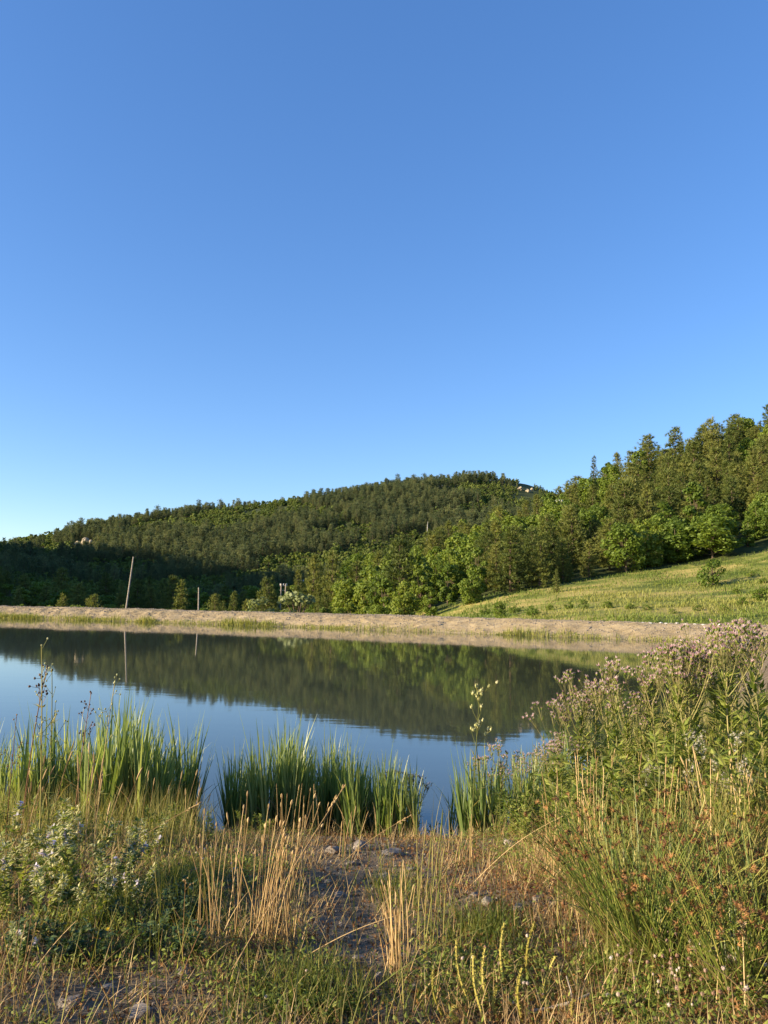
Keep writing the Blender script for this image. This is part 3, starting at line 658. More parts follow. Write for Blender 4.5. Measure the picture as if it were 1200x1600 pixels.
# ------------------------------------------------------------------ the near bank: plants
def disc(n, rx, ry):
    a = U(0, 6.28, n); r = np.sqrt(U(0, 1, n)); return np.stack([np.cos(a) * r * rx, np.sin(a) * r * ry, 0 * a], 1)
def cattail_proto(H, n):
    mb = MB()
    ribbons(mb, disc(n, .035, .035), U(0, 6.28, n), U(.0, .15, n), U(.0, .26, n) * (1 + 2.6 * (U(0, 1, n) > .88)), H * U(.62, 1.05, n), U(.024, .040, n), 6)
    k = 3; ribbons(mb, disc(k, .05, .05), U(0, 6.28, k), U(.1, .5, k), U(.2, 1.6, k), H * U(.35, .8, k), .016, 6, mat=1)
    return mb.mesh('cattail_plant', [M_cattail, M_straw])
CATS = [cattail_proto(1.42, int(U(10, 15))) for _ in range(9)]
def cats(n, x0, x1, y0, y1, s0, s1, label, group, topf=None):
    for _ in range(n):
        x, y = U(x0, x1), U(y0, y1); z = float(h_bank(np.array(x), np.array(y)))
        third = ('left', 'middle', 'right')[min(2, int(3 * (x - x0) / (x1 - x0)))]
        s = U(s0, s1) * (1 if topf is None else float(topf(x)))
        thing('cattail_plant', label + (f', {third} part' if n > 30 else ''), 'plant', (x, y, max(z, -.25) - .04), U(0, 6.28), s, group + (f', {third} part' if n > 30 else ''), CATS[rng.integers(len(CATS))], (U(-.07, .07), U(-.05, .13)))
cats(140, -4.8, -2.38, 8.7, 10.4, .88, 1.10, 'green cattail in the tall stand at the left shore', 'cattails of the left stand', lambda x: 1.06 - .22 * abs(x + 3.0) / 1.3 + .10 * math.sin(x * 8))
cats(6, -2.45, -2.2, 9.3, 10.1, 1.02, 1.2, 'dark tall cattail at the right end of the left stand', 'tall cattails ending the left stand')
cats(140, -1.9, .08, 9.2, 10.6, .78, 1.02, 'green cattail in the dense stand left of the open water gap', 'cattails of the middle stand', lambda x: 1.04 - .16 * abs(x + 1.1) + .12 * math.sin(x * 9))
cats(18, .06, .46, 9.15, 9.65, .55, .78, 'short cattail beside the narrow gap of open water', 'short cattails by the water gap')
cats(55, .92, 2.3, 9.0, 10.5, .62, .92, 'green cattail right of the open water gap behind the weeds', 'cattails right of the water gap')

# --- creeping thistles (right-hand stand)
def thistle_proto(H, seed):
    global rng; keep = rng; rng = np.random.default_rng(seed)
    st, lf, hd = MB(), MB(), MB(); nst = 1
    P, T = grow(st, [[0, 0, 0]], U(0, 6), U(0, .08), U(.0, .2), H * .86, .006, .0035, 8)
    nl = int(48 * H); q = U(.08, .98, nl); i = q * 8; i0 = i.astype(int).clip(0, 7); w = (i - i0)[:, None]
    pos = P[0, i0] * (1 - w) + P[0, i0 + 1] * w; az = U(0, 6.28, nl); el = U(.15, .9, nl)
    D = np.stack([np.cos(az) * np.cos(el), np.sin(az) * np.cos(el), np.sin(el)], 1)
    stamp(lf, LEAF, pos, frames(D, U(-.5, .5, nl)), np.stack([U(.022, .036, nl), U(.03, .05, nl), U(.09, .17, nl) * (1.15 - .5 * q)], 1))
    nb = int(U(8, 12)); qb = U(.62, 1, nb); i = (qb * 8); i0 = i.astype(int).clip(0, 7); w = (i - i0)[:, None]
    pb = P[0, i0] * (1 - w) + P[0, i0 + 1] * w; az = U(0, 6.28, nb)
    PB, TB = grow(st, pb, az, U(.3, .7, nb), U(-.4, -.1, nb), H * (1.02 - qb * .86) * U(.75, 1.15, nb) + .04, .003, .0018, 4, 3)
    nl = nb * 4; kb = np.repeat(np.arange(nb), 4); kk = rng.integers(1, 4, nl); az = U(0, 6.28, nl); el = U(.2, 1.0, nl)
    D = np.stack([np.cos(az) * np.cos(el), np.sin(az) * np.cos(el), np.sin(el)], 1)
    stamp(lf, LEAF, PB[kb, kk], frames(D), np.stack([U(.010, .018, nl), U(.02, .03, nl), U(.04, .09, nl)], 1))
    for b in range(nb):
        m = int(U(5, 9)); tips = PB[b, -1] + rng.normal(size=(m, 3)) * np.array([.03, .03, .022])
        tubes(st, np.stack([np.tile(PB[b, -2], (m, 1)), tips], 1), .0014, .001, 3)
        D = tips - PB[b, -2] + np.array([0, 0, .05]); Rm = frames(D, U(0, 6, m))
        stamp(lf, SPIN, tips, Rm, np.stack([U(.014, .02, m)] * 2 + [U(.018, .026, m)], 1))
        stamp(hd, tuft_T(7, .75, .35, seed + b), tips + D / np.linalg.norm(D, axis=1, keepdims=True) * .012, Rm, U(.021, .035, m))
    out = ('thistle_plant', [('stem', st.mesh('stem', M_weedstem), None), ('leaves', lf.mesh('leaves', M_weed), 'stuff'), ('flower_heads', hd.mesh('flower_heads', M_pink), 'stuff')])
    rng = keep; return out
THIS = [thistle_proto(1.1, 500 + k) for k in range(7)]
def thistle(px, py, top, label, group, tilt=(0, 0)):
    p = gp(px, py); H = (py - top) / F * p[1] * 1.0
    plant(THIS[rng.integers(7)], label, 'plant', p - [0, 0, .03], U(0, 6.28), H / 1.12, group, (U(-.06, .06), U(-.08, .06)))
for _ in range(20):                          # stand beside the water, right of the gap
    px = 874 + _ * 10.5 + U(-6, 6); top = float(np.interp(px, [870, 905, 935, 965, 1000, 1040, 1075], [1090, 1066, 1075, 1040, 1060, 1032, 1055])) + abs(rng.normal()) * 26
    thistle(px, U(1215, 1290), top, 'thistle with dusty pink heads in the stand at the right water edge', 'thistles at the right water edge')
for _ in range(20):                          # taller stand at the right edge
    px = U(1080, 1225); top = float(np.interp(px, [1080, 1115, 1150, 1180, 1220], [1030, 980, 1000, 978, 985])) + abs(rng.normal()) * 28
    thistle(px, U(1185, 1290), top, 'tall thistle with pale pink heads at the right edge', 'tall thistles at the right edge')
for _ in range(20):
    px = U(745, 880); thistle(px, U(1262, 1315), U(1150, 1215), 'small thistle with dull pink heads in front of the right cattails', 'small thistles right of the water gap')
for _ in range(6):
    px = U(600, 660); thistle(px, U(1288, 1305), U(1185, 1215), 'pale slender weed between the short cattails left of the water gap', 'slender weeds by the water gap')

# --- leafy weeds without flowers, filling the stands
def weed_proto(H, seed, leafmat, wl=(.02, .034), ll=(.05, .10), nst=5, pods=None):
    global rng; keep = rng; rng = np.random.default_rng(seed)
    st, lf = MB(), MB()
    P, T = grow(st, disc(nst, .06, .06), U(0, 6.28, nst), U(.05, .5, nst), U(-.1, .5, nst), H * U(.6, 1.05, nst), .004, .002, 6, 4)
    n = nst * int(36 * H / .6); s = rng.integers(0, nst, n); q = U(.5, 6, n); i0 = np.minimum(q.astype(int), 5); w = (q - i0)[:, None]
    pos = P[s, i0] * (1 - w) + P[s, i0 + 1] * w; az = U(0, 6.28, n); el = U(-.1, .8, n)
    D = np.stack([np.cos(az) * np.cos(el), np.sin(az) * np.cos(el), np.sin(el)], 1)
    stamp(lf, LEAF, pos, frames(D, U(-.6, .6, n)), np.stack([U(*wl, n), U(*wl, n), U(*ll, n)], 1))
    parts = [('stems', st.mesh('stems', M_weedstem), 'stuff'), ('leaves', lf.mesh('leaves', leafmat), 'stuff')]
    if pods:
        sp, fl = MB(), MB()
        for b in range(nst):
            for (mb_, m, z0, z1, sz, isf) in ((sp, 55, .64, 1.02, .036, 0), (fl, 16, .90, 1.06, .030, 1)):
                if isf and U(0, 1) > pods: continue
                f = U(z0, z1, m); a = P[b, 4] + (P[b, 6] - P[b, 4]) * ((f - .67) / .33)[:, None]
                d = rand_dirs(m, -.6); stamp(mb_, LEAF if isf == 0 else QLEAF, a + d * .045 * (1.25 - f)[:, None], frames(d), np.stack([U(.3, .5, m) * sz * (1 + isf), U(.3, .5, m) * sz, U(.8, 1.3, m) * sz], 1))
        parts += [('seed_spikes', sp.mesh('seed_spikes', M_pod), 'stuff')]
        if fl.n: parts += [('flower_spikes', fl.mesh('flower_spikes', M_lilac), 'stuff')]
    rng = keep; return ('leafy_weed', parts)
WEEDS = [weed_proto(.6, 600 + k, M_weed) for k in range(5)]
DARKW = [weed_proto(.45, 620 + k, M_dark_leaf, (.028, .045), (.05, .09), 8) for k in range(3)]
GAL = [('goats_rue', weed_proto(.6, 640 + k, M_weed, (.024, .04), (.045, .08), 5, .45)[1]) for k in range(4)]
def weed(px, py, Hm, protos, label, group, name='leafy_weed'):
    p = gp(px, py); pr = protos[rng.integers(len(protos))]
    plant((name, pr[1]), label, 'plant', p - [0, 0, .03], U(0, 6.28), Hm / .6, group, (U(-.1, .1), U(-.1, .1)))
for _ in range(44): weed(U(875, 1215), U(1200, 1345), U(.42, .75), WEEDS, 'leafy green weed growing among the thistles on the right', 'leafy weeds among the right thistles')
for _ in range(20): weed(U(720, 880), U(1255, 1325), U(.30, .55), WEEDS, 'leafy green weed right of the open water gap', 'leafy weeds right of the water gap')
for _ in range(34): weed(U(0, 335), U(1255, 1330), U(.28, .5), WEEDS, 'olive green weed in front of the left cattail stand', 'weeds in front of the left cattails')
for px, py, H in [(40, 1400, .56), (85, 1392, .60), (125, 1410, .62), (175, 1400, .50), (15, 1440, .5), (70, 1450, .46), (150, 1455, .40), (-5, 1395, .55), (215, 1430, .36)]:
    weed(px, py, H, GAL, 'bushy weed with pale pods and lilac flower spikes at the lower left', 'lilac flowered weeds at the lower left', 'flowering_weed')
weed(228, 1352, .40, GAL, 'pale podded weed with one lilac tuft behind the lower left clump', None, 'flowering_weed')
weed(45, 1505, .26, GAL, 'low weed with lilac blossoms near the lower left corner', None, 'flowering_weed')
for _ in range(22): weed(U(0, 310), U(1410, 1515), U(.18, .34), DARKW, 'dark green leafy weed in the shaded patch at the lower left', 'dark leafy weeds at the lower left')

for _ in range(16): weed(U(340, 690), U(1270, 1312), U(.18, .36), WEEDS, 'small olive weed at the foot of the middle cattails', 'small weeds at the foot of the middle cattails')
# --- rush clumps with brown flower tufts
def rush_proto(H, n, seed, spread=.5):
    global rng; keep = rng; rng = np.random.default_rng(seed)
    st, fl, dr = MB(), MB(), MB(); base = disc(n, .13, .10); az = np.arctan2(base[:, 1], base[:, 0]) + U(-.7, .7, n)
    lean = np.abs(rng.normal(size=n)) * .24 + np.hypot(base[:, 0], base[:, 1]) / .13 * spread * .55; L = H * U(.6, 1.06, n)
    P, T = grow(st, base, az, lean, U(.0, .7, n), L, .0029, .0014, 6, 3)
    k = np.where(U(0, 1, n) < .55)[0]; m = len(k); pos = P[k, 5] + (P[k, 6] - P[k, 5]) * U(-.2, .6, m)[:, None]
    for r_ in range(3): stamp(fl, tuft_T(9, 1.2, .22, seed + r_), pos + rng.normal(size=(m, 3)) * .008, frames(rand_dirs(m), U(0, 6, m)), U(.012, .034, m))
    nd = n // 2; ribbons(dr, disc(nd, .17, .13), U(0, 6.28, nd), U(.5, 1.1, nd), U(.2, 1.3, nd), H * U(.3, .7, nd), .004, 6)
    out = ('rush_clump', [('stems', st.mesh('stems', M_rush), 'stuff'), ('flower_tufts', fl.mesh('flower_tufts', M_brown), 'stuff'), ('dead_stems', dr.mesh('dead_stems', M_straw), 'stuff')]); rng = keep; return out
RUSH = [rush_proto(.80, 165, 700, .6), rush_proto(.72, 105, 701, .8), rush_proto(.66, 80, 702, .7)]
for pr, px, py, s, lb in [(0, 1005, 1490, 1.02, 'large green rush clump with brown tufts at the lower right, fullest of all'), (1, 1060, 1500, .95, 'rush clump leaning right beside the fullest clump'),
        (2, 960, 1455, 1.0, 'rush clump with brown tufts left of the fullest clump'), (1, 1150, 1535, .85, 'bluish green rush clump near the lower right corner'), (2, 1200, 1520, .9, 'rush clump cut by the right edge'),
        (2, 930, 1390, .95, 'sparse rush clump with brown tufts nearest the water gap'), (1, 1090, 1400, .9, 'rush clump with rusty tufts behind the fullest clump'), (2, 1180, 1420, .9, 'rush clump with rusty tufts under the tall thistles')]:
    plant(RUSH[pr], lb, 'rush', gp(px, py) - [0, 0, .03], U(0, 6.28), s, 'rush clumps on the right bank')

# --- dry grass clumps with seed heads
def dry_proto(n, H, rx, ry, lean_to, seed, head=(.030, .011), mat=None, nleaf=60, name='dry_grass_clump'):
    global rng; keep = rng; rng = np.random.default_rng(seed); mat = mat or M_straw
    st, hd, lf = MB(), MB(), MB(); az = lean_to + rng.normal(size=n) * .9
    P, T = grow(st, disc(n, rx, ry), az, np.abs(rng.normal(size=n)) * .13, U(-.05, .3, n), H * U(.55, 1.05, n), .0028, .0018, 6, 3)
    stamp(hd, SPIN, P[:, -1] - T[:, -1] * .004, frames(T[:, -1], U(0, 6, n)), np.stack([U(.8, 1.3, n) * head[1]] * 2 + [U(.8, 1.5, n) * head[0]], 1))
    ribbons(lf, disc(nleaf, rx * 1.2, ry * 1.2), U(0, 6.28, nleaf), U(.2, 1.0, nleaf), U(.2, 1.5, nleaf), H * U(.15, .5, nleaf), .004, 6)
    out = (name, [('stems', st.mesh('stems', mat), 'stuff'), ('seed_heads', hd.mesh('seed_heads', mat), 'stuff'), ('dead_leaves', lf.mesh('dead_leaves', M_straw), 'stuff')]); rng = keep; return out
def dry(px, py, n, H, rx, ry, lean_to, seed, label, **kw):
    plant(dry_proto(n, H, rx, ry, lean_to, seed, **kw), label, 'grass clump', gp(px, py) - [0, 0, .02])
dry(425, 1478, 42, .74, .13, .07, .1, 800, 'dense straw coloured grass clump with plump seed heads left of centre')
dry(345, 1475, 16, .70, .14, .07, 1.8, 801, 'sparse dry grass clump with seed heads left of the dense straw clump')
dry(622, 1530, 30, .50, .05, .04, 2.2, 802, 'narrow upright bundle of bleached straw near the bottom centre', head=(.03, .006), nleaf=20)
dry(668, 1500, 9, .58, .10, .05, 1.2, 803, 'thin greenish grass stalks with slender spikes right of the bleached bundle', head=(.12, .007), mat=M_olive, nleaf=14)
dry(130, 1400, 10, .85, .12, .06, .9, 804, 'tall golden stalks leaning right among the lilac flowers', head=(.09, .011), nleaf=14)
dry(60, 1330, 10, .75, .25, .08, .5, 805, 'tall golden stalks in front of the left cattails', head=(.07, .012), nleaf=20)
dry(265, 1330, 9, .65, .3, .08, .6, 806, 'thin golden stalks in front of the left cattails near their right end', head=(.07, .010), nleaf=16)
dry(470, 1305, 12, .55, .35, .06, .8, 821, 'thin golden stalks rising before the middle cattails', head=(.05, .009), nleaf=20)
dry(615, 1300, 10, .50, .18, .05, .8, 822, 'golden stalks beside the short cattails at the water gap', head=(.06, .010), nleaf=20)
dry(200, 1300, 14, .70, .5, .06, .8, 823, 'loose golden stalks spread before the middle of the left cattails', head=(.06, .010), nleaf=30)
dry(545, 1340, 6, .45, .15, .05, .3, 807, 'few pale stalks on the bare soil before the middle cattails', head=(.06, .008), nleaf=6)
dry(900, 1380, 20, .70, .22, .12, 1.9, 808, 'tangle of dry golden stalks left of the rushes', head=(.04, .006), nleaf=60)
dry(960, 1330, 14, .62, .3, .12, 1.2, 809, 'dry golden stalks between the thistles and the rushes', head=(.04, .007), nleaf=50)
dry(1120, 1350, 18, .62, .35, .12, 1.2, 810, 'dry golden grass under the tall thistles at the right', head=(.05, .008), nleaf=60)
dry(1195, 1320, 14, .60, .25, .12, 1.2, 811, 'dry golden grass cut by the right edge under the thistles', head=(.05, .008), nleaf=50)
dry(720, 1355, 8, .36, .12, .06, .9, 812, 'short dry stalks on the rusty patch by the water gap', head=(.04, .006), nleaf=14)
dry(15, 1560, 9, .40, .1, .06, .5, 813, 'thin dry stalks at the lower left corner', head=(.012, .010), nleaf=14)

# --- tall single stalks
def stalk_proto(seed, nb, headmat, head, stem=M_brown, tuft=False, low=.55, leafy=0):
    global rng; keep = rng; rng = np.random.default_rng(seed); st, hd, lf = MB(), MB(), MB()
    P, T = grow(st, [[0, 0, 0]], U(0, 6), U(0, .06), U(0, .14), .92, .0042, .002, 10, 5)
    q = np.sort(U(low, .97, nb)); i0 = (q * 10).astype(int).clip(0, 9); w = (q * 10 - i0)[:, None]; pb = P[0, i0] * (1 - w) + P[0, i0 + 1] * w
    PB, TB = grow(st, pb, np.arange(nb) * 2.4 + U(-.4, .4, nb), U(.45, .8, nb), U(-.5, .0, nb), U(.06, .15, nb) * (1.5 - q), .0016, .001, 4, 3)
    tips = np.concatenate([PB[:, -1], P[:, -1]]); td = np.concatenate([TB[:, -1], T[:, -1]])
    e = int(len(tips) * 1.6); j = rng.integers(0, len(tips), e); t2 = tips[j] + rng.normal(size=(e, 3)) * .022
    tubes(st, np.stack([tips[j] - td[j] * .02, t2], 1), .0012, .0009, 3); tips = np.concatenate([tips, t2]); td = np.concatenate([td, td[j]]); n = len(tips)
    Rm = frames(td + rng.normal(size=td.shape) * .2, U(0, 6, n))
    stamp(hd, BALL if not tuft else SPIN, tips, Rm, np.stack([U(.8, 1.3, n) * head] * 2 + [U(.9, 1.4, n) * head], 1))
    if tuft: stamp(hd, tuft_T(8, .8, .3, seed), tips + td * head * .7, Rm, U(.9, 1.3, n) * head)
    parts = [('stem', st.mesh('stem', stem), None), ('seed_heads', hd.mesh('seed_heads', headmat), 'stuff')]
    if leafy:
        q = U(.1, .8, leafy); i0 = (q * 10).astype(int); az = U(0, 6.28, leafy); el = U(0, .9, leafy)
        stamp(lf, LEAF, P[0, i0], frames(np.stack([np.cos(az) * np.cos(el), np.sin(az) * np.cos(el), np.sin(el)], 1)), np.stack([U(.008, .02, leafy), U(.01, .02, leafy), U(.05, .11, leafy)], 1))
        parts.append(('leaves', lf.mesh('leaves', M_olive), 'stuff'))
    rng = keep; return ('seed_stalk', parts)
def stalk(px, py, top, pr, label, tilt=(0, 0), rz=0):
    p = gp(px, py); plant(pr, label, 'plant', p - [0, 0, .02], rz, (py - top) / F * p[1] * 1.02, None, tilt)
stalk(30, 1330, 1035, stalk_proto(900, 6, M_dark, .012, low=.72), 'tall dark stalk with round seed heads at the left edge', (0, .03))
stalk(62, 1335, 1000, stalk_proto(901, 7, M_pod, .008, M_olive, low=.4, leafy=12), 'wispy pale green stalk at the left edge, tallest there')
stalk(72, 1330, 1040, stalk_proto(907, 8, M_olive, .007, M_olive, low=.35, leafy=10), 'wispy branching stalk right of the tallest left stalk')
stalk(112, 1320, 1080, stalk_proto(902, 8, M_dark, .011, low=.6), 'dark branching seed stalk in front of the left cattails')
stalk(148, 1315, 1062, stalk_proto(903, 7, M_pod, .011, M_olive, low=.6, leafy=8), 'pale seed stalk against the water behind the left cattails')
stalk(8, 1320, 1115, stalk_proto(904, 6, M_brown, .010, low=.5), 'brown stalk cut by the left edge')
stalk(735, 1335, 1078, stalk_proto(905, 9, M_pod, .017, M_olive, True, .62, 10), 'tall single stalk with fluffy buds standing before the water right of centre')
stalk(285, 1520, 1375, stalk_proto(906, 2, M_straw, .014, low=.9), 'thin straw stalk with one pale bud at the lower left', (0, -.03))

# --- long straws that lean or lie across the bank (photo pixels of root and tip)
def straw(root, tip, rise, label, mat=M_straw, r=.0028, head=None):
    a = gp(*root); Yt = a[1] * U(.96, 1.02); b = at(tip[0], tip[1], Yt); s = np.linspace(0, 1, 10)[:, None]
    P = a * (1 - s) + b * s; P[:, 2] += rise * np.sin(s[:, 0] * math.pi); mb = MB(); tubes(mb, (P - a)[None], r, r * .5, 4)
    o = thing('dry_straw', label, 'straw', a); part('stem', mb.mesh('stem', mat), o)
    if head:
        hb = MB(); m = 16; f = U(.86, 1.0, m)[:, None]; pos = P[-3] + (P[-1] - P[-3]) * ((f - .8) / .2) - a
        stamp(hb, SPIN, pos, frames((P[-1] - P[-3])[None] * 3 + rng.normal(size=(m, 3)) * .12, U(0, 6, m)), np.stack([U(.006, .009, m)] * 2 + [U(.015, .03, m)], 1)); part('seed_head', hb.mesh('seed_head', mat), o)
straw((345, 1545), (540, 1225), .01, 'long straw leaning right with a plump tip, left of centre', head=1)
straw((170, 1345), (310, 1256), .02, 'golden feathery stalk arching right over the lilac flowers', head=1)
straw((505, 1375), (640, 1275), .03, 'long pale straw slanting up to the water gap', head=1)
straw((735, 1385), (880, 1275), .05, 'bleached bent straw reaching right toward the thistles')
straw((540, 1585), (770, 1445), .05, 'olive stem slanting across the bottom centre', M_olive)
straw((470, 1500), (620, 1430), .02, 'thin straw lying across the bare soil')
straw((35, 1545), (118, 1440), .02, 'bent dry stalk at the lower left', r=.003)
straw((1200, 1600), (1095, 1500), .03, 'bleached straw leaning left at the lower right corner')
straw((1165, 1590), (1160, 1445), .02, 'pale upright straw at the lower right', head=1)
straw((185, 1600), (120, 1475), .02, 'thin brown straw near the lower left corner', M_brown)
straw((275, 1550), (320, 1440), .01, 'brown straw forked at the left of the dry clump', M_brown)
straw((715, 1570), (620, 1540), .02, 'short olive stem near the bottom centre', M_olive)

# --- plantain with seed spikes at the bottom
def plantain():
    a = gp(765, 1585); o = thing('plantain_plant', 'plantain with upright yellow green seed spikes at the bottom right of centre', 'plant', a)
    V, Fc = lathe_T([(0, .2), (.03, .5), (.5, .5), (.85, .42), (1, .12)], 7)
    for root, tip in [((735, 1570), (713, 1468)), ((760, 1600), (740, 1490)), ((765, 1575), (758, 1482)), ((780, 1600), (776, 1540)), ((790, 1545), (788, 1442)), ((817, 1600), (816, 1512)), ((825, 1532), (836, 1440)), ((852, 1575), (868, 1494)), ((693, 1590), (677, 1515)), ((905, 1600), (897, 1562)), ((715, 1602), (712, 1572))]:
        p = gp(*root) if root[1] < 1600 else gp(root[0], 1599); q = at(tip[0], tip[1], p[1]); L = np.linalg.norm(q - p)
        mb = MB(); s = np.linspace(0, 1, 8)[:, None]; bend = np.array([-.02, 0, 0]) * np.sin(s * math.pi); P = (p * (1 - s) + q * s) + bend - a
        P2 = np.concatenate([(gp(root[0] + (root[0] - tip[0]) * .3, min(root[1] + 15, 1599)) - a - [0, 0, .02])[None], P]); tubes(mb, P2[None], .0022, .002, 5, mat=1); tubes(mb, P[None], .0080, .0038, 7)
        n = 130; f = U(0, .99, n); i0 = (f * 7).astype(int); w = (f * 7 - i0)[:, None]; c = P[i0] * (1 - w) + P[i0 + 1] * w; d = rand_dirs(n, -.2) * np.array([1, 1, .4])
        stamp(mb, SPIN, c + d * (.0070 * (1 - .5 * f))[:, None], frames(d + [0, 0, .5]), np.array([[.0042, .0042, .0075]] * n))
        part('seed_spike', mb.mesh('seed_spike', [M_spike, M_olive]), o)
    for k in range(9):
        mb = MB(); p = gp(U(690, 880), U(1560, 1598)) - a; az = U(0, 6.28); D = np.array([[math.cos(az), math.sin(az), .5]])
        stamp(mb, LEAF, [p], frames(D), np.array([[.05, .03, .10]])); part('leaf', mb.mesh('leaf', M_weed), o)
plantain()

# --- clover patches with round heads
CLH = MB(); stamp(CLH, BALL, [[0, 0, 0]], frames(np.array([[0, 0, 1.]])), .018); stamp(CLH, tuft_T(16, 1.5, .3, 5), np.zeros((2, 3)), frames(np.array([[0, 0, 1.], [.3, .2, 1.]])), .015)
CLH = CLH.mesh('flower_head', M_white)
CLB = MB(); stamp(CLB, BALL, [[0, 0, 0]], frames(np.array([[0, 0, 1.]])), .012); stamp(CLB, tuft_T(14, 1.9, .3, 6), np.zeros((2, 3)), frames(np.array([[0, 0, 1.], [.3, .2, 1.]])), .010)
CLB = CLB.mesh('flower_head', M_brown)
def clover(px0, px1, py0, py1, nh, nleaf, label, lfmat=M_weed, heads=CLH, h=(.05, .14)):
    a = gp((px0 + px1) / 2, (py0 + py1) / 2); o = thing('clover_patch', label, 'clover', a); lf, st = MB(), MB()
    g = np.array([gp(U(px0, px1), U(py0, py1)) for _ in range(nleaf)]) - a
    for k in range(3):
        az = U(0, .6, nleaf) + k * 2.09; D = np.stack([np.cos(az), np.sin(az), U(.1, .5, nleaf)], 1)
        stamp(lf, LEAF, g + np.array([0, 0, 1]) * U(.01, .06, nleaf)[:, None], frames(D), np.stack([U(.012, .018, nleaf)] * 2 + [U(.013, .022, nleaf)], 1))
    part('leaves', lf.mesh('leaves', lfmat), o, 'stuff')
    for k in range(nh):
        p = gp(U(px0, px1), U(py0, py1)) - a; q = p + np.array([U(-.03, .03), U(-.03, .03), U(*h)])
        tubes(st, np.array([[p, (p + q) / 2, q]]), .0012, .001, 3)
        f = part('flower_head', heads, o, None, q); f.rotation_euler = (U(-.5, .5), U(-.5, .5), U(0, 6)); s = U(.55, 1.0); f.scale = (s,) * 3
    part('stems', st.mesh('stems', M_weedstem), o, 'stuff')
clover(950, 1198, 1455, 1598, 110, 900, 'white clover patch with many round heads in the lower right corner')
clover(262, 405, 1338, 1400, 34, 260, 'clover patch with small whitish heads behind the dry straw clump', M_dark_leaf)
clover(690, 860, 1500, 1590, 14, 380, 'clover leaves with few white heads around the plantain spikes')
clover(690, 850, 1318, 1405, 30, 420, 'rust brown withered clover beside the water gap', M_brown, CLB)
clover(0, 330, 1290, 1345, 14, 420, 'dark reddish low plants under the left cattails', M_brown, CLB)
clover(420, 560, 1560, 1598, 4, 300, 'green clover leaves at the bottom left of centre')

# --- white seed fluff and a few yellow flowers on the right
for _ in range(26):
    px, py = (U(1005, 1040), U(1195, 1235)) if U(0, 1) < .4 else (U(1060, 1190), U(1150, 1230))
    p = gp(px, 1290); q = at(px, py, p[1]); m = 26
    mb = MB(); stamp(mb, tuft_T(9, 1.6, .08, 3), rng.normal(size=(m, 3)) * np.array([.018, .018, .03]), frames(rand_dirs(m)), U(.01, .022, m))
    tubes(mb, np.array([[p - q, (p - q) * .5 + [.01, 0, 0], [0, 0, 0]]]), .002, .0015, 3, mat=1)
    thing('seed_fluff_stalk', 'stalk topped with white seed fluff among the right thistles', 'plant', q, 0, 1, 'white seed fluff on the right', mb.mesh('seed_fluff_stalk', [M_fluff, M_weedstem]))
for px, py in [(1137, 1268), (1147, 1272), (1135, 1282), (205, 1392), (168, 1452)]:
    p = gp(px, py + 60); q = at(px, py, p[1]); mb = MB(); stamp(mb, tuft_T(12, 1.3, .4, 2), np.zeros((2, 3)), frames(np.array([[0, -.6, 1.], [.2, -.5, 1]])), .012)
    o = thing('yellow_flower', 'tiny yellow flower in the grass', 'flower', q, 0, 1, 'tiny yellow flowers'); part('petals', mb.mesh('petals', M_yellow), o)
    mb = MB(); tubes(mb, np.array([[p - q, [0, 0, 0]]]), .0015, .001, 3); part('stem', mb.mesh('stem', M_weedstem), o)

# --- small-leaved herbs creeping over the ground
HB = [(150, 160, 1450, 70), (700, 120, 1500, 60), (1000, 200, 1550, 60), (330, 120, 1380, 50), (820, 60, 1340, 40), (100, 140, 1320, 40), (430, 140, 1560, 40)]
# --- stones and the dead branch
def stone(px, py, w, label, group=None):
    p = gp(px, py); s = w / F * p[1]; mb = MB(); stamp(mb, ROCKS[rng.integers(5)], [[0, 0, 0]], frames(np.array([[U(-.2, .2), U(-.2, .2), 1.]])), np.array([[s, s * U(.7, 1), s * U(.8, 1.1)]]))
    thing('stone', label, 'stone', p + [0, 0, s * .02], U(0, 6.28), 1, group, mb.mesh('stone', M_stone, False))
for px, py, w in [(612, 1338, 40), (565, 1325, 34), (640, 1362, 30), (520, 1330, 26), (548, 1352, 22), (600, 1372, 24), (150, 1310, 24)]: stone(px, py, w, 'grey stone on the bare soil before the middle cattails' if px > 400 else 'grey stone below the left cattails', 'stones before the middle cattails' if px > 400 else None)
for px, py, w in [(595, 1530, 34), (560, 1500, 22), (545, 1465, 18), (650, 1545, 26), (530, 1400, 20), (512, 1380, 16)]: stone(px, py, w, 'grey stone beside the bleached straw bundle near the bottom', 'stones near the bottom centre')
for px, py, w in [(290, 1520, 32), (110, 1570, 44), (215, 1590, 46), (60, 1590, 26), (170, 1545, 24)]: stone(px, py, w, 'brown stone on the bare soil at the lower left', 'stones at the lower left')
for px, py, w in [(765, 1412, 26), (810, 1422, 30), (740, 1400, 18), (840, 1405, 16)]: stone(px, py, w, 'grey stone in the bare hollow left of the rushes', 'stones in the hollow')
stone(800, 1322, 40, 'pale angular stone at the foot of the weeds right of the water gap')
mb = MB(); a = gp(825, 1588)
pts = np.array([gp(825, 1592), gp(862, 1584), gp(895, 1576), gp(925, 1562)]) - a; pts[:, 2] += .025
tubes(mb, pts[None], .008, .005, 7); o = thing('dead_branch', 'bare grey forked twig lying at the bottom right of centre', 'branch', a); part('limb', mb.mesh('limb', M_grey_wood), o)
mb = MB(); q = at(885, 1525, gp(885, 1580)[1]) - a; tubes(mb, np.array([[pts[2], (pts[2] + q) / 2 + [.004, 0, 0], q]]), .005, .003, 6); part('twig', mb.mesh('twig', M_grey_wood), o)

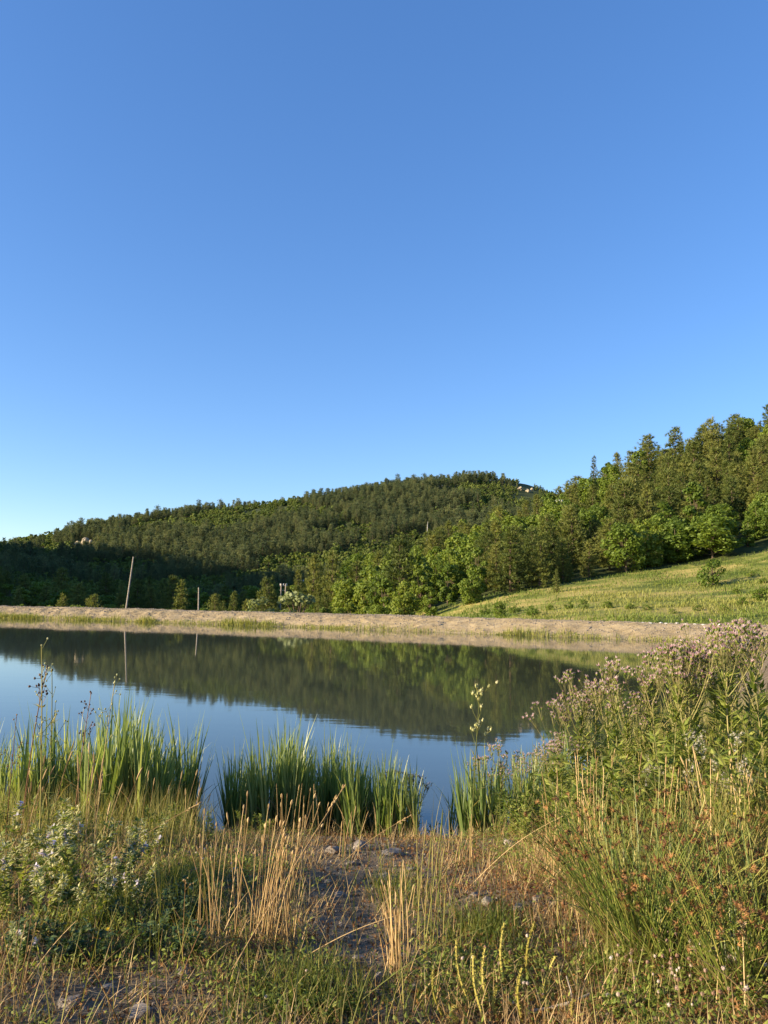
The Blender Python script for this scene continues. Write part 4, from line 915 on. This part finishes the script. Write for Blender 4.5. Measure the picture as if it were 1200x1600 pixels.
# --- ground cover nobody could count
PB_ = (lambda px, py, e: sum(np.exp(-(((px - a) / b) ** 2 + ((py - c) / d) ** 2) * 1.2) for a, b, c, d in e))
BARE = [(545, 55, 1400, 90), (580, 90, 1335, 30), (780, 75, 1408, 28), (600, 50, 1500, 45), (200, 130, 1565, 35), (1015, 20, 1260, 40)]
LUSH = [(210, 130, 1450, 60), (500, 150, 1570, 50), (600, 60, 1395, 40), (1050, 180, 1480, 90), (300, 60, 1400, 40), (760, 60, 1460, 40)]
def cover(n, ylo, yhi):
    X = U(-1, 1, n); Y = U(ylo, yhi, n); X = X * (Y * .54 + .3); k = Y < shore_y(X) - .05
    P = on_bank(X[k], Y[k]); px, py = proj(P); return P, px, py
P, px, py = cover(320000, 2.2, 10.2)
bare, lush = PB_(px, py, BARE), PB_(px, py, LUSH); w = np.clip(.12 + .42 * lush - .5 * bare, .012, 1) * (.3 + sstep(-.15, .25, fbm(P[:, 0] * 3, P[:, 1] * 3, 111, 3)))
k = U(0, 1, len(P)) < w; Q = P[k]; n = len(Q); mb = MB()
ribbons(mb, Q - [0, 0, .01], U(0, 6.28, n), U(.05, .5, n), U(.1, 1.0, n), U(.05, .20, n) * (.6 + .6 * np.clip(lush[k], 0, 1)), .0042, 4)
struct('green_grass', mb.mesh('green_grass', M_green), 'stuff', 'fresh green grass growing in patches on the near bank')
w = np.clip(.14 + .26 * sstep(760, 900, px) * sstep(1180, 1300, py) * sstep(1520, 1400, py) + .3 * sstep(300, 100, px) * sstep(1360, 1280, py) - .17 * bare - .10 * lush, .03, 1) * (.3 + sstep(-.2, .25, fbm(P[:, 0] * 2.5, P[:, 1] * 2.5, 121, 3)))
k = U(0, 1, len(P)) < w; Q = P[k]; n = len(Q); mb = MB()
ribbons(mb, Q - [0, 0, .01], U(0, 6.28, n), U(.1, 1.2, n), U(-.2, 1.2, n), U(.06, .24, n), .0036, 4)
struct('withered_grass', mb.mesh('withered_grass', M_straw), 'stuff', 'short withered straw lying over the near bank')
k = (U(0, 1, len(P)) < .075 * sstep(830, 960, px) * sstep(1500, 1380, py)) | (U(0, 1, len(P)) < .07 * sstep(360, 250, px) * sstep(1360, 1310, py)) | (U(0, 1, len(P)) < .0018); Q = P[k]; n = len(Q); mb = MB()
ribbons(mb, Q - [0, 0, .01], U(0, 6.28, n), U(.0, .35, n), U(-.1, .5, n), U(.22, .58, n), .0048, 5)
struct('tall_grass', mb.mesh('tall_grass', M_olive), 'stuff', 'tall yellowing grass between the weeds')
mb = MB(); k = U(0, 1, len(P)) < np.clip(.12 - .05 * bare + .30 * sstep(620, 900, px) * sstep(1280, 1450, py), .02, 1); Q = P[k]; n = len(Q)
stamp(mb, tuft_T(6, 1.3, .3, 9), Q + np.array([0, 0, 1]) * U(.0, .05, n)[:, None], frames(rand_dirs(n, -.2), U(0, 6, n)), U(.008, .022, n))
struct('withered_litter', mb.mesh('withered_litter', M_brown), 'stuff', 'rusty brown withered leaf litter on the near bank')
mb = MB(); k = U(0, 1, len(P)) < .02 + .05 * np.clip(PB_(px, py, BARE), 0, 1); Q = P[k]; n = len(Q)
stamp(mb, PEB[1], Q, frames(rand_dirs(n, .5), U(0, 6, n)), .006 + .022 * U(0, 1, n) ** 3)
struct('pebbles', mb.mesh('pebbles', M_stone), 'stuff', 'small pebbles strewn over the near bank')

bare = PB_(px, py, BARE); w = np.clip(.08 + .4 * PB_(px, py, HB) - .2 * bare + .25 * sstep(850, 950, px), .008, 1) * (.2 + sstep(-.2, .2, fbm(P[:, 0] * 4, P[:, 1] * 4, 131, 3)))
k = U(0, 1, len(P)) < w; Q = P[k]; n = len(Q); mb = MB(); d = rand_dirs(n, .0); d[:, 2] = d[:, 2] * .6 + .1
stamp(mb, LEAF, Q + np.array([0, 0, 1]) * (.01 + .09 * U(0, 1, n) ** 1.5)[:, None], frames(d, U(-.5, .5, n)), np.stack([U(.008, .02, n)] * 2 + [U(.014, .04, n)], 1))
struct('low_herbs', mb.mesh('low_herbs', M_weed), 'stuff', 'small leaved green herbs creeping over the near bank')
